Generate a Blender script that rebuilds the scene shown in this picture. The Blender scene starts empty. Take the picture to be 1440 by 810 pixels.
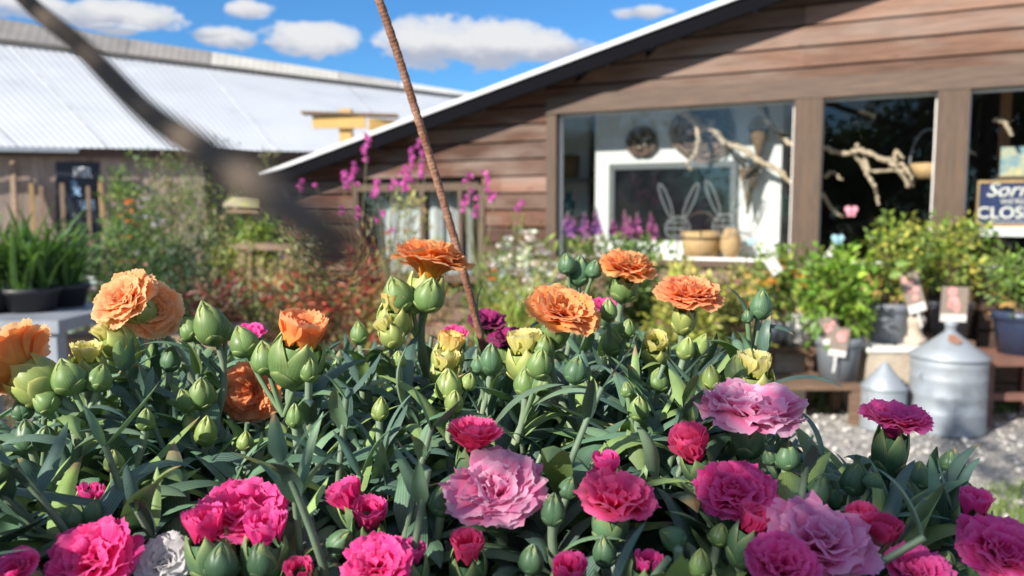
import bpy, math, random
import numpy as np
from mathutils import Vector, Matrix
R = math.radians
rng = np.random.default_rng(11)
random.seed(11)
scene = bpy.context.scene
COL = scene.collection

# ------------------------------------------------------------------ camera model
CAM = np.array((0.0, 0.0, 1.30))
PITCH = R(-5.4)
FPX = 1109.0
def ray(px, py):
    x = (px-720)/FPX; z = (405-py)/FPX
    c, s = math.cos(PITCH), math.sin(PITCH)
    return np.array((x, c - s*z, s + c*z))
def at(px, py, Y):
    d = ray(px, py); return CAM + d*(Y/d[1])
def zpx(py, Y): return float(at(720, py, Y)[2])
def on_ground(px, py, z=0.0):
    d = ray(px, py); return CAM + d*((z-CAM[2])/d[2])
def nrm(v):
    v = np.asarray(v, float); return v/np.linalg.norm(v)

# ------------------------------------------------------------------ object helpers
WORLD = {}
def empty(name, loc, label=None, cat=None, group=None):
    o = bpy.data.objects.new(name, None); COL.objects.link(o)
    o.empty_display_size = .05
    o.location = [float(a) for a in loc]; WORLD[o] = np.array(loc, float)
    tag(o, label, cat, group); return o
def tag(o, label=None, cat=None, group=None, kind=None):
    if label: o['label'] = label
    if cat: o['category'] = cat
    if group: o['group'] = group
    if kind: o['kind'] = kind
    return o

class MB:
    """collects geometry for ONE mesh"""
    def __init__(s): s.v=[]; s.q=[]; s.t=[]; s.c=[]; s.u=[]; s.mq=[]; s.mt=[]; s.n=0
    def add(s, v, q=None, t=None, col=(1,1,1), uv=None, m=0):
        v = np.asarray(v, float).reshape(-1,3); k = len(v)
        s.v.append(v)
        c = np.asarray(col, float)
        if c.ndim == 1: c = np.tile(c[:3], (k,1))
        s.c.append(c.reshape(k,3))
        s.u.append(np.zeros((k,2)) if uv is None else np.asarray(uv, float).reshape(k,2))
        if q is not None and len(q): q=np.asarray(q,int); s.q.append(q+s.n); s.mq.append(np.full(len(q),m))
        if t is not None and len(t): t=np.asarray(t,int); s.t.append(t+s.n); s.mt.append(np.full(len(t),m))
        s.n += k
    def grid(s, P, col=(1,1,1), uv=None, wrap=False, m=0):
        P = np.asarray(P, float); a,b = P.shape[:2]
        i,j = np.meshgrid(np.arange(a-1), np.arange(b if wrap else b-1), indexing='ij')
        i=i.ravel(); j=j.ravel(); j2=(j+1)%b
        q = np.stack([i*b+j, i*b+j2, (i+1)*b+j2, (i+1)*b+j],1)
        if uv is None:
            uu,vv = np.meshgrid(np.linspace(0,1,a), np.linspace(0,1,b), indexing='ij')
            uv = np.stack([vv,uu],-1)
        col = np.asarray(col,float)
        if col.ndim==3: col = col.reshape(-1,3)
        s.add(P, q=q, col=col, uv=uv, m=m)
    def box(s, lo, hi, col=(1,1,1), M=None, m=0):
        x0,y0,z0 = lo; x1,y1,z1 = hi
        v = np.array([(x0,y0,z0),(x1,y0,z0),(x1,y1,z0),(x0,y1,z0),(x0,y0,z1),(x1,y0,z1),(x1,y1,z1),(x0,y1,z1)], float)
        if M is not None: v = v @ M[0].T + M[1]
        s.add(v, q=[(0,3,2,1),(4,5,6,7),(0,1,5,4),(1,2,6,5),(2,3,7,6),(3,0,4,7)], col=col, m=m,
              uv=np.stack([v[:,0]+v[:,1], v[:,2]],1))
    def bar(s, a, b, w, h, col=(1,1,1), up=(0,0,1), m=0):
        a=np.asarray(a,float); b=np.asarray(b,float); d=nrm(b-a)
        x=nrm(np.cross(d,up)) if abs(np.dot(d,up))<.99 else np.array((1.,0,0)); y=np.cross(x,d)
        s.box((-w/2,0,-h/2),(w/2,np.linalg.norm(b-a),h/2),col,(np.stack([x,d,y],1),a),m=m)
    def tube(s, pts, rad, n=8, col=(1,1,1), cap=True, m=0):
        P = np.asarray(pts,float); k=len(P); rad = np.broadcast_to(np.asarray(rad,float),(k,))
        T = np.gradient(P,axis=0); T/= np.linalg.norm(T,axis=1)[:,None]+1e-12
        ref = np.array((0.,0,1)) if abs(T[0][2])<.9 else np.array((1.,0,0))
        N = np.cross(T[0],ref); N/=np.linalg.norm(N)
        rings=[]; a=np.arange(n)*2*math.pi/n
        for i in range(k):
            N = N - T[i]*np.dot(N,T[i]); N/= np.linalg.norm(N)+1e-12
            B = np.cross(T[i],N)
            rings.append(P[i]+rad[i]*(np.cos(a)[:,None]*N+np.sin(a)[:,None]*B))
        c = np.asarray(col,float)
        if c.ndim==2: c = np.repeat(c[:,None,:],n,1)
        s.grid(np.array(rings), col=c, wrap=True, m=m)
        if cap:
            for i,fl in ((0,1),(k-1,0)):
                v = np.vstack([rings[i],P[i]])
                tr=[(j,(j+1)%n,n) if not fl else ((j+1)%n,j,n) for j in range(n)]
                cc = c if c.ndim==1 else (c[i,0] if c.ndim==3 else c[i])
                s.add(v,t=tr,col=cc, m=m)
    def lathe(s, prof, o=(0,0,0), n=24, col=(1,1,1), rot=None, wob=0, m=0):
        prof=np.asarray(prof,float); a=np.arange(n)*2*math.pi/n
        r=prof[:,0][:,None]; z=np.repeat(prof[:,1][:,None],n,1)
        w = 1+wob*np.sin(3*a+1)
        P=np.stack([r*np.cos(a)*w, r*np.sin(a)*w, z],-1)
        if rot is not None: P = P @ np.asarray(rot).T
        P = P+np.asarray(o,float)
        c=np.asarray(col,float)
        if c.ndim==2: c=np.repeat(c[:,None,:],n,1)
        s.grid(P,col=c,wrap=True, m=m)
    def leaves(s, C, D, L, W, col, fold=.25, bend=.15):
        """many folded pointed leaves: base C, direction D"""
        n=len(C); 
        if n==0: return
        C=np.asarray(C,float); D=np.asarray(D,float); D=D/(np.linalg.norm(D,axis=1)[:,None]+1e-9)
        L=np.broadcast_to(L,(n,))[:,None]; W=np.broadcast_to(W,(n,))[:,None]
        Rn=rng.normal(size=(n,3)); S=np.cross(D,Rn); S/=np.linalg.norm(S,axis=1)[:,None]+1e-9
        N=np.cross(S,D); N*=np.sign(N[:,2:3]+1e-6)
        mid=C+D*L*.45
        l=mid+S*W*.5+N*W*fold; r=mid-S*W*.5+N*W*fold; tip=C+D*L-N*L*bend
        m2=C+D*L*.5
        V=np.stack([C,l,tip,r,m2],1).reshape(-1,3)
        k=np.arange(n)[:,None]*5
        T=np.concatenate([k+np.array([[0,4,1]]),k+np.array([[1,4,2]]),k+np.array([[0,3,4]]),k+np.array([[3,2,4]])])
        c=np.repeat(np.broadcast_to(np.asarray(col,float),(n,3))[:,None,:],5,1).reshape(-1,3)
        s.add(V,t=T,col=c)
    def build(s, name, mats, parent=None, smooth=True, loc=None):
        me=bpy.data.meshes.new(name)
        V=np.concatenate(s.v); off=np.zeros(3)
        if parent is not None: off=WORLD[parent]
        elif loc is not None: off=np.array(loc,float)
        q=np.concatenate(s.q) if s.q else np.zeros((0,4),int)
        t=np.concatenate(s.t) if s.t else np.zeros((0,3),int)
        me.vertices.add(len(V)); me.vertices.foreach_set('co',(V-off).astype(np.float32).ravel())
        li=np.concatenate([q.ravel(),t.ravel()]).astype(np.int32)
        me.loops.add(len(li)); me.loops.foreach_set('vertex_index',li)
        nf=len(q)+len(t); me.polygons.add(nf)
        st=np.concatenate([np.arange(len(q))*4, len(q)*4+np.arange(len(t))*3]).astype(np.int32)
        me.polygons.foreach_set('loop_start',st)
        mi=np.concatenate(([np.concatenate(s.mq)] if s.mq else [])+([np.concatenate(s.mt)] if s.mt else [])).astype(np.int32)
        me.polygons.foreach_set('material_index',mi)
        me.polygons.foreach_set('use_smooth',np.full(nf,smooth))
        uvl=me.uv_layers.new(name='UVMap'); U=np.concatenate(s.u)[li]
        uvl.data.foreach_set('uv',U.astype(np.float32).ravel())
        ca=me.color_attributes.new('Col','FLOAT_COLOR','POINT')
        c4=np.ones((len(V),4),np.float32); c4[:,:3]=np.concatenate(s.c); ca.data.foreach_set('color',c4.ravel())
        me.update(calc_edges=True); me.validate()
        if not isinstance(mats,(list,tuple)): mats=[mats]
        for mm in mats: me.materials.append(mm)
        o=bpy.data.objects.new(name,me); COL.objects.link(o)
        if parent is not None: o.parent=parent; WORLD[o]=off
        else: o.location=[float(a) for a in off]; WORLD[o]=off
        return o

def frame_z(axis, spin=0.0):
    z=nrm(axis); x=np.cross((0,1,0),z) if abs(z[1])<.95 else np.cross((1,0,0),z); x=nrm(x); y=np.cross(z,x)
    c,s=math.cos(spin),math.sin(spin)
    return np.stack([c*x+s*y, -s*x+c*y, z],1)
def bez(p0,p1,p2,p3,n):
    t=np.linspace(0,1,n)[:,None]
    return (1-t)**3*p0+3*(1-t)**2*t*p1+3*(1-t)*t*t*p2+t**3*p3
def smooth_path(pts,n):
    P=np.asarray(pts,float); k=len(P); out=[]
    E=np.vstack([2*P[0]-P[1],P,2*P[-1]-P[-2]])
    for x in np.linspace(0,k-1-1e-6,n):
        i=int(x); t=x-i; a,b,c,d=E[i],E[i+1],E[i+2],E[i+3]
        out.append(.5*((2*b)+(-a+c)*t+(2*a-5*b+4*c-d)*t*t+(-a+3*b-3*c+d)*t**3))
    return np.array(out)
def fract_noise(n, seed):
    return np.random.default_rng(seed).random(n)

# ------------------------------------------------------------------ materials
MATS={}
def newmat(name):
    m=bpy.data.materials.new(name); m.use_nodes=True; nt=m.node_tree; nt.nodes.clear()
    out=nt.nodes.new('ShaderNodeOutputMaterial'); return m,nt,out
def nd(nt,typ,**kw):
    n=nt.nodes.new('ShaderNode'+typ)
    for k,v in kw.items():
        if k.startswith('_'): setattr(n,k[1:],v)
        else: n.inputs[k.replace('__',' ')].default_value=v
    return n
def mixc(nt,mode,a,b,f):
    n=nt.nodes.new('ShaderNodeMix'); n.data_type='RGBA'; n.blend_type=mode
    for sock,val in ((n.inputs[0],f),(n.inputs[6],a),(n.inputs[7],b)):
        if hasattr(val,'is_output'): nt.links.new(val,sock)
        else: sock.default_value = val if not isinstance(val,tuple) else (val+(1,))[:4]
    return n.outputs[2]
def ramp(nt,fac,stops):
    r=nt.nodes.new('ShaderNodeValToRGB'); e=r.color_ramp.elements
    while len(e)<len(stops): e.new(.5)
    for el,(p,c) in zip(e,stops): el.position=p; el.color=(c,c,c,1) if not isinstance(c,tuple) else (c+(1,))[:4]
    nt.links.new(fac,r.inputs[0]); return r.outputs[0]
def math_(nt,op,a,b=0.0):
    n=nt.nodes.new('ShaderNodeMath'); n.operation=op
    for s_,v in ((n.inputs[0],a),(n.inputs[1],b)):
        if hasattr(v,'is_output'): nt.links.new(v,s_)
        else: s_.default_value=v
    return n.outputs[0]
def mat(name, col=(.5,.5,.5), rough=.6, var=.25, scale=8.0, metal=0.0, bump=0.0, bscale=60.0, attr=False, trans=0.0,
        stretch=(1,1,1), col2=None, spec=.5, coat=0.0, sheen=0.0, veins=0.0, vein_col=(.3,.4,.3), vein_n=40.0, object_space=True, transcol=None):
    if name in MATS: return MATS[name]
    m,nt,out=newmat(name); L=nt.links
    tc=nt.nodes.new('ShaderNodeTexCoord'); mp=nd(nt,'Mapping'); mp.inputs['Scale'].default_value=stretch
    L.new(tc.outputs['Object'],mp.inputs[0])
    nz=nd(nt,'TexNoise',Scale=scale,Detail=5.0,Roughness=.6); L.new(mp.outputs[0],nz.inputs['Vector'])
    if attr:
        at_=nt.nodes.new('ShaderNodeVertexColor'); at_.layer_name='Col'; base=at_.outputs[0]
        if col!=(.5,.5,.5): base=mixc(nt,'MULTIPLY',base,col,1.0)
    else:
        base=mixc(nt,'MIX',col,col,0.0)
    if col2 is not None:
        f=ramp(nt,nz.outputs[0],[(.38,0.0),(.62,1.0)]); base=mixc(nt,'MIX',base,col2,f)
    f=ramp(nt,nz.outputs[0],[(.25,1-var),(.75,1+var*.6 if var<.6 else 1.3)])
    base=mixc(nt,'MULTIPLY',base,f,1.0)
    if veins>0:
        uv=nt.nodes.new('ShaderNodeUVMap'); wv=nd(nt,'TexWave',Scale=vein_n,Distortion=.6); wv.bands_direction='X'
        L.new(uv.outputs[0],wv.inputs['Vector'])
        f2=ramp(nt,wv.outputs[1],[(.55,0.0),(1.0,veins)]); base=mixc(nt,'MIX',base,vein_col,f2)
    p=nt.nodes.new('ShaderNodeBsdfPrincipled'); L.new(base,p.inputs['Base Color'])
    p.inputs['Metallic'].default_value=metal; p.inputs['Specular IOR Level'].default_value=spec
    p.inputs['Coat Weight'].default_value=coat; p.inputs['Sheen Weight'].default_value=sheen
    rr=ramp(nt,nz.outputs[0],[(.3,max(0,rough-.1)),(.7,min(1,rough+.1))]); L.new(rr,p.inputs['Roughness'])
    if bump>0:
        n2=nd(nt,'TexNoise',Scale=bscale,Detail=6.0); L.new(mp.outputs[0],n2.inputs['Vector'])
        b=nd(nt,'Bump',Strength=bump,Distance=.02); L.new(n2.outputs[0],b.inputs['Height']); L.new(b.outputs[0],p.inputs['Normal'])
    sh=p.outputs[0]
    if trans>0:
        t=nt.nodes.new('ShaderNodeBsdfTranslucent')
        L.new(base if transcol is None else mixc(nt,'MULTIPLY',base,transcol,1.0),t.inputs[0])
        mx=nt.nodes.new('ShaderNodeMixShader'); mx.inputs[0].default_value=trans
        L.new(sh,mx.inputs[1]); L.new(t.outputs[0],mx.inputs[2]); sh=mx.outputs[0]
    L.new(sh,out.inputs[0]); MATS[name]=m; return m
def glassmat(name='window_glass', tint=(1,1,1), ior=1.45, boost=1.0):
    m,nt,out=newmat(name); L=nt.links
    tr=nt.nodes.new('ShaderNodeBsdfTransparent'); tr.inputs[0].default_value=tint+(1,)
    gl=nt.nodes.new('ShaderNodeBsdfGlossy'); gl.inputs['Roughness'].default_value=.01
    fr=nd(nt,'Fresnel',IOR=ior); mx=nt.nodes.new('ShaderNodeMixShader')
    L.new(math_(nt,'MULTIPLY',fr.outputs[0],boost),mx.inputs[0]); L.new(tr.outputs[0],mx.inputs[1]); L.new(gl.outputs[0],mx.inputs[2]); L.new(mx.outputs[0],out.inputs[0])
    return m

M_LEAF=mat('carnation_leaf',rough=.50,var=.30,scale=70,attr=True,trans=.09,veins=.30,vein_col=(.30,.42,.30),vein_n=3.2,spec=.5,transcol=(1.6,1.9,.6))
M_SEPAL=mat('bud_sepal',rough=.45,var=.2,scale=120,attr=True,trans=.16,veins=.14,vein_col=(.40,.52,.25),vein_n=3.4,spec=.4,transcol=(1.5,1.6,.6))
M_STEM=mat('carnation_stem',rough=.5,var=.2,scale=60,attr=True,spec=.35)
M_PETAL=mat('carnation_petal',rough=.65,var=.14,scale=160,attr=True,trans=.5,veins=.10,vein_col=(.97,.6,.3),vein_n=5.0,spec=.2,sheen=.15)
M_PINKPETAL=mat('pink_petal',rough=.65,var=.14,scale=160,attr=True,trans=.48,veins=.10,vein_col=(.9,.35,.55),vein_n=5.0,spec=.2,sheen=.15)
M_FOL=mat('plant_foliage',rough=.5,var=.25,scale=6,attr=True,trans=.25,spec=.4,transcol=(1.2,1.4,.5))
M_FLOWER=mat('garden_flower',rough=.6,var=.1,scale=30,attr=True,trans=.3)
M_TWIG=mat('woody_stem',(.16,.11,.07),rough=.8,var=.35,scale=20,bump=.3)
M_SOIL=mat('potting_soil',(.035,.025,.018),rough=.95,var=.5,scale=40,bump=.8)
M_RUST=mat('rusty_steel',(.24,.105,.06),rough=.8,var=.3,scale=60,bump=.2,bscale=300,col2=(.34,.19,.13),metal=.1)
M_DARKWIRE=mat('dark_steel',(.105,.083,.065),spec=.05,rough=.85,var=.4,scale=60)
M_WOOD=mat('weathered_timber',(.26,.18,.12),rough=.8,var=.4,scale=6,stretch=(1,1,6),bump=.3)
M_PALEWOOD=mat('pale_timber',(.55,.36,.16),rough=.7,var=.3,scale=5,stretch=(6,1,1))
M_DARKWOOD=mat('dark_timber',(.085,.05,.035),rough=.75,var=.45,scale=8,stretch=(1,1,5),bump=.3)
M_GALV=mat('galvanised_steel',(.42,.46,.51),rough=.55,var=.45,scale=9,metal=.35,col2=(.29,.33,.38))
M_STONE=mat('pale_stone',(.52,.44,.35),rough=.9,var=.3,scale=12,bump=.5,bscale=90)
M_WHITE=mat('white_paint',(.78,.77,.74),rough=.6,var=.1,scale=6)
M_POTGREY=mat('grey_plastic',(.17,.19,.22),rough=.5,var=.15,scale=12)
M_POTBLUE=mat('dark_blue_glaze',(.03,.045,.09),rough=.35,var=.25,scale=8,coat=.3)
M_POTBLACK=mat('black_plastic',(.025,.026,.03),rough=.5,var=.2,scale=12)
M_WICKER=mat('wicker_weave',(.20,.12,.06),rough=.8,var=.5,scale=60,bump=.8,bscale=120)
# ------------------------------------------------------------------ carnations
def project(P):
    d=np.asarray(P)-CAM; c,s=math.cos(PITCH),math.sin(PITCH)
    yy=d[:,1]*c+d[:,2]*s; zz=-d[:,1]*s+d[:,2]*c; yy=np.maximum(yy,.01)
    return 720+FPX*d[:,0]/yy, 405-FPX*zz/yy
SHOWN=[]; QUEUE=[]
SKYX=[-200,0,60,160,300,420,560,700,860,1040,1075,1120,1180,1240,1330,1395,1420,1600]
SKYY=[545,575,520,470,472,482,465,472,446,458,535,590,640,640,650,690,760,830]
def leaf_ok(P,sky,r):
    if P[:,1].min()<.25: return False
    x,y=project(P); q=P[:,1]
    if sky:
        lim=np.interp(x,SKYX,SKYY)
        if (y<lim-(22 if r.random()<.05 else 0)).any(): return False
    for (bx,by,br,bY) in SHOWN:
        if (((x-bx)**2+(y-by)**2<br*br)&(q<bY+.012)).any(): return False
    return True
def sstep(a,b,x): 
    t=np.clip((x-a)/(b-a),0,1); return t*t*(3-2*t)
PAL={ # base, middle, edge
 'orange':((.97,.52,.05),(.95,.36,.055),(.97,.53,.26)),
 'peach':((.97,.50,.08),(.97,.42,.13),(.98,.64,.38)),
 'deep':((.97,.46,.04),(.92,.24,.03),(.96,.46,.17)),
 'coral':((.96,.42,.08),(.95,.34,.10),(.97,.50,.27)),
 'hot':((.86,.015,.18),(.91,.035,.30),(.95,.16,.48)),
 'red':((.89,.02,.16),(.93,.045,.26),(.96,.18,.42)),
 'magenta':((.80,.015,.22),(.88,.04,.34),(.93,.17,.50)),
 'light':((.86,.05,.30),(.91,.25,.52),(.96,.68,.84)),
 'mauve':((.86,.08,.36),(.91,.26,.56),(.95,.52,.76)),
 'bicolour':((.9,.55,.55),(.85,.05,.2),(.88,.08,.28)),
 'white':((.75,.77,.7),(.82,.82,.82),(.86,.86,.88)),
 'yellow':((.60,.62,.15),(.80,.76,.26),(.92,.85,.48)),
 'yelloworange':((.85,.76,.20),(.92,.76,.28),(.93,.52,.18)),
 'purple':((.25,.01,.10),(.33,.015,.14),(.42,.03,.2)),
}
def petal(mb, r, L, w, e0, e1, ruf, fringe, pal, nu, nv, az, r0, cup, lift, Rm, o, mi=0):
    u=np.linspace(0,1,nu)[:,None]; v=np.linspace(-1,1,nv)[None,:]
    # rounded outer edge and small teeth
    teeth=np.zeros((1,nv)); teeth[0]=fringe*(r.random(nv)-.5)*1.3+fringe*.7*np.where(np.arange(nv)%2==0,1,-1)
    U=u*(1-.20*np.abs(v)**2.4)+teeth*sstep(.7,1.0,u)
    us=np.linspace(0,1.25,60); e=np.radians(e0+(e1-e0)*sstep(0.1,1.0,us))
    rr=np.concatenate([[0],np.cumsum(np.cos(e[:-1]))])*L*(us[1]-us[0]); zz=np.concatenate([[0],np.cumsum(np.sin(e[:-1]))])*L*(us[1]-us[0])
    X=np.interp(U,us,rr); Z=np.interp(U,us,zz); E=np.interp(U,us,e)
    hw=w*(.16+.84*sstep(0.0,.78,u))
    Y=v*hw*np.ones_like(U)
    k1=r.uniform(2.6,4.6); k2=r.uniform(5.5,9); p1,p2,p3=r.uniform(0,6.28,3)
    d=ruf*U**1.9*(np.sin(k1*v+p1)+.42*np.sin(k2*v+p2)+.3*np.sin(3.0*u*4+p3)) + cup*hw*v**2
    if nv>15: d=d+ruf*.34*np.clip(U,0,1.1)**5*np.sin(r.uniform(14,19)*v+p2*3)
    X=X-np.sin(E)*d; Z=Z+np.cos(E)*d
    Y=Y+ruf*.5*U**2*np.sin(k2*v+p3)
    X=X+r0; Z=Z+lift
    c,s=math.cos(az),math.sin(az)
    P=np.stack([c*X-s*Y, s*X+c*Y, Z],-1) @ Rm.T + o
    b,mn,ed=[np.array(a) for a in PAL[pal]]
    jit=1+r.uniform(-.10,.06)
    t=np.clip(U,0,1)[...,None]
    col=b*(1-sstep(0.05,.5,t))+mn*sstep(.05,.5,t)
    ef=.9*sstep(.66,1.02,t)+.25*np.abs(v[...,None])**4*sstep(.4,.9,t); ef=np.clip(ef,0,1)
    if pal=='bicolour': ef=sstep(.5,.8,t); 
    col=(col*(1-ef)+ed*ef)*jit
    uu=np.stack([np.broadcast_to(v*.5+.5,U.shape),np.broadcast_to(u,U.shape)],-1)
    mb.grid(P,col=col,uv=uu,m=mi)

RINGS={
 'full_orange':dict(rings=[(8,50,-14,1.02,.50),(9,58,4,.97,.48),(9,66,18,.88,.44),(8,73,34,.78,.40),(7,78,50,.66,.34),(6,82,66,.54,.30),(4,86,80,.42,.24)],ruf=.062,fringe=.030,nv=17,nu=10,ej=13),
 'full_pink':dict(rings=[(6,46,-20,1.0,.80),(6,52,-2,.97,.76),(6,58,14,.90,.70),(5,66,32,.78,.60),(4,75,52,.62,.48),(3,84,74,.46,.34)],ruf=.115,fringe=.024,nv=21,nu=12,ej=12),
 'dome':dict(rings=[(8,58,-20,1.0,.52),(9,64,6,.98,.50),(9,70,24,.95,.47),(8,76,42,.90,.43),(7,81,60,.85,.38),(5,86,78,.80,.3)],ruf=.066,fringe=.03,nv=17,nu=10,ej=12),
 'loose_pink':dict(rings=[(6,55,2,1.05,.66),(6,64,22,.95,.60),(5,74,48,.78,.5),(4,82,72,.58,.36)],ruf=.075,fringe=.03,nv=17,nu=10),
 'fan':dict(rings=[(8,58,30,1.15,.50),(8,66,42,1.12,.48),(7,74,56,1.05,.42),(5,82,74,.98,.34)],ruf=.035,fringe=.06,nv=13,nu=8),
 'flat':dict(rings=[(8,62,4,1.05,.52),(8,68,18,1.0,.50),(8,74,34,.9,.46),(7,80,52,.78,.40),(5,86,72,.66,.3)],ruf=.075,fringe=.032,nv=17,nu=10),
 'cup':dict(rings=[(6,84,72,1.5,.62),(5,86,80,1.5,.55),(4,88,86,1.42,.42),(3,89,90,1.35,.3)],ruf=.04,fringe=.05,nv=11,nu=8),
 'budtip':dict(rings=[(6,86,80,1.22,.62),(5,87,84,1.2,.52),(4,88,88,1.1,.4)],ruf=.05,fringe=.04,nv=11,nu=8),
 'halfopen':dict(rings=[(7,84,66,1.3,.62),(6,86,74,1.25,.55),(5,86,80,1.15,.45),(3,89,88,1.05,.32)],ruf=.045,fringe=.05,nv=11,nu=8),
}
def bloom_mesh(mb, r, kind, pal, Rr, Rm, o, r0=.0035):
    sp=RINGS[kind]
    for ri,(n,e0,e1,Lf,wf) in enumerate(sp['rings']):
        ph=r.uniform(0,6.28)
        for k in range(n):
            az=ph+2*math.pi*(k+r.uniform(-.18,.18))/n
            petal(mb,r,Rr*Lf*r.uniform(.92,1.06),Rr*wf*r.uniform(.9,1.1),e0,e1+r.uniform(-1,1)*sp.get('ej',9),Rr*sp['ruf']*r.uniform(.7,1.4),sp['fringe'],pal,
                  sp['nu'],sp['nv'],az,r0*(1-.12*ri),r.uniform(-.05,.22),ri*Rr*.02,Rm,o)

def sepals(mb, r, Rb, Lb, Rm, o, n=5, tip=1.0, green=(.11,.21,.085), pale=(.26,.33,.13), spread=56, flare=0.0, layer=0.0, ph=None, tmax=1.0):
    ph=r.uniform(0,6.28) if ph is None else ph
    t=np.linspace(0,1,10)[:,None]; s=np.linspace(-1,1,7)[None,:]
    for k in range(n):
        az=ph+2*math.pi*k/n
        T=t*tmax
        rho=Rb*(np.sin(np.pi*np.clip(.06+.94*T,0,1)**.82))**.75*(1+layer+.016*(k%2))+flare*Rb*T**3
        aw=np.radians(spread)*(1-(t)**3.2*.98)*np.minimum(1,.55+2*t)
        A=az+s*aw
        rr=rho*(1-.03*s**2)+.0004*(1-s**2)+0*A
        Z=Lb*(T*(1.0+.06*(tip)*t**6*(1-s**2)))+0*A
        P=np.stack([rr*np.cos(A),rr*np.sin(A),Z],-1)@Rm.T+o
        g=np.array(green)*r.uniform(.85,1.15); p=np.array(pale)
        f=np.clip(sstep(.55,1.05,t)*.55+.5*np.abs(s)**4*t,0,1)[...,None]
        mb.grid(P,col=g*(1-f)+p*f,uv=np.stack([s*.5+.5+0*A,t+0*A],-1))
def bud_mesh(mb, r, Rb, Lb, Rm, o, green=(.11,.21,.085), pale=(.26,.33,.13), core=(.5,.5,.15)):
    sepals(mb,r,Rb,Lb,Rm,o,5,1,green,pale)
    tt=np.linspace(0,1,9); prof=np.stack([Rb*.93*(np.sin(np.pi*np.clip(.06+.94*tt,0,1)**.82)+1e-4)**.75,Lb*tt*.97],1)
    c=np.array(green)[None]*(1-tt[:,None]**3)+np.array(core)[None]*tt[:,None]**3
    mb.lathe(prof,o,14,c,Rm)
    sepals(mb,r,Rb*1.04,Lb,Rm,o,4,.5,tuple(np.array(green)*.95),pale,spread=44,layer=.045,tmax=.33,flare=.03)
def calyx_mesh(mb, r, Rb, Lb, Rm, o, green, pale):
    sepals(mb,r,Rb,Lb,Rm,o,5,1,green,pale,spread=46,flare=.25,tmax=.72)
    tt=np.linspace(0,.62,7); prof=np.stack([Rb*.95*(np.sin(np.pi*np.clip(.06+.94*tt,0,1)**.82)+1e-4)**.75,Lb*tt],1)
    mb.lathe(prof,o,14,green,Rm)
    sepals(mb,r,Rb*1.05,Lb,Rm,o,4,.5,green,pale,spread=44,layer=.05,tmax=.30,flare=.04)
def strap(mb, r, base, az, e0, e1, L, w, col, twist=0.0, nu=11, nv=5, fold=.35, check=False, sky=False):
    """long pointed carnation leaf arching from elevation e0 to e1"""
    u=np.linspace(0,1,nu); e=np.radians(e0+(e1-e0)*u**1.3); daz=twist*u**1.5
    A=az+daz; d=np.stack([np.cos(e)*np.cos(A),np.cos(e)*np.sin(A),np.sin(e)],1)
    P=np.vstack([[0,0,0],np.cumsum(d[:-1]*L/(nu-1),0)])+base
    S=np.stack([-np.sin(A),np.cos(A),0*A],1); N=np.cross(d,S)*-1
    roll=twist*.6*u; S,N=S*np.cos(roll)[:,None]+N*np.sin(roll)[:,None], N*np.cos(roll)[:,None]-S*np.sin(roll)[:,None]
    hw=w*.5*np.maximum(.02,(np.minimum(1,.45+2.2*u))*(1-u**2.6)**.8)
    v=np.linspace(-1,1,nv)
    G=P[:,None,:]+S[:,None,:]*(hw[:,None]*v)[...,None]+N[:,None,:]*(fold*hw[:,None]*(np.abs(v)**1.3))[...,None]
    if check and not leaf_ok(G.reshape(-1,3),sky,r): return False
    c=np.array(col)*r.uniform(.8,1.2)
    cc=np.broadcast_to(c,(nu,nv,3)).copy(); cc[:,nv//2]*=1.12
    if r.random()<.16: cc[-2:]=np.array((.26,.19,.09))*r.uniform(.7,1.3)
    if r.random()<.25: cc*=(1+.22*(u[:,None,None]-.4)*np.array((1.6,1.2,.4)))
    mb.grid(G,col=cc,uv=np.stack(np.meshgrid(u,v*.5+.5,indexing='ij')[::-1],-1)); return True
LEAFC=[(.08,.165,.10),(.045,.10,.08),(.12,.215,.12),(.20,.30,.085),(.04,.085,.07)]
SOILZ=1.06
PLC=np.array((-.09,.47))           # planter centre
def soil_under(p, r):
    q=p[:2]+r.uniform(-.05,.05,2)+np.array((0,.02))
    d=(q-PLC)/np.array((.33,.32)); k=np.linalg.norm(d)
    if k>1: q=PLC+(q-PLC)/k
    return np.array((q[0],q[1],SOILZ))
def stem_and_leaves(root, r, top, axis, soil, nodes=3, leafL=(.045,.085), leafw=(.010,.017), thick=.0028):
    ln=np.linalg.norm(top-soil)
    P=bez(soil, soil+np.array((0,0,ln*.45)), top-nrm(axis)*ln*.30, top, 14)
    s=MB(); rad=np.full(14,thick); 
    col=np.tile(np.array((.20,.27,.18)),(14,1))
    for k in range(nodes):
        i=13-3-3*k
        if 0<i<13: rad[i]*=1.45; col[i]=(.26,.32,.2)
    s.tube(P,rad,8,col); s.build('stem',M_STEM,root)
    for k in range(nodes):
        i=max(2,13-3-3*k); az=r.uniform(0,6.28)
        for sgn in (0,math.pi):
            m=MB()
            for _ in range(6):
                if strap(m,r,P[i],az+sgn+r.uniform(-.4,.4),r.uniform(35,75),r.uniform(-70,25),r.uniform(*leafL),r.uniform(*leafw),LEAFC[r.integers(5)],r.uniform(-.8,.8),check=True,sky=True): m.build('leaf',M_LEAF,root); break
                az+=.7
    return P
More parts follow.
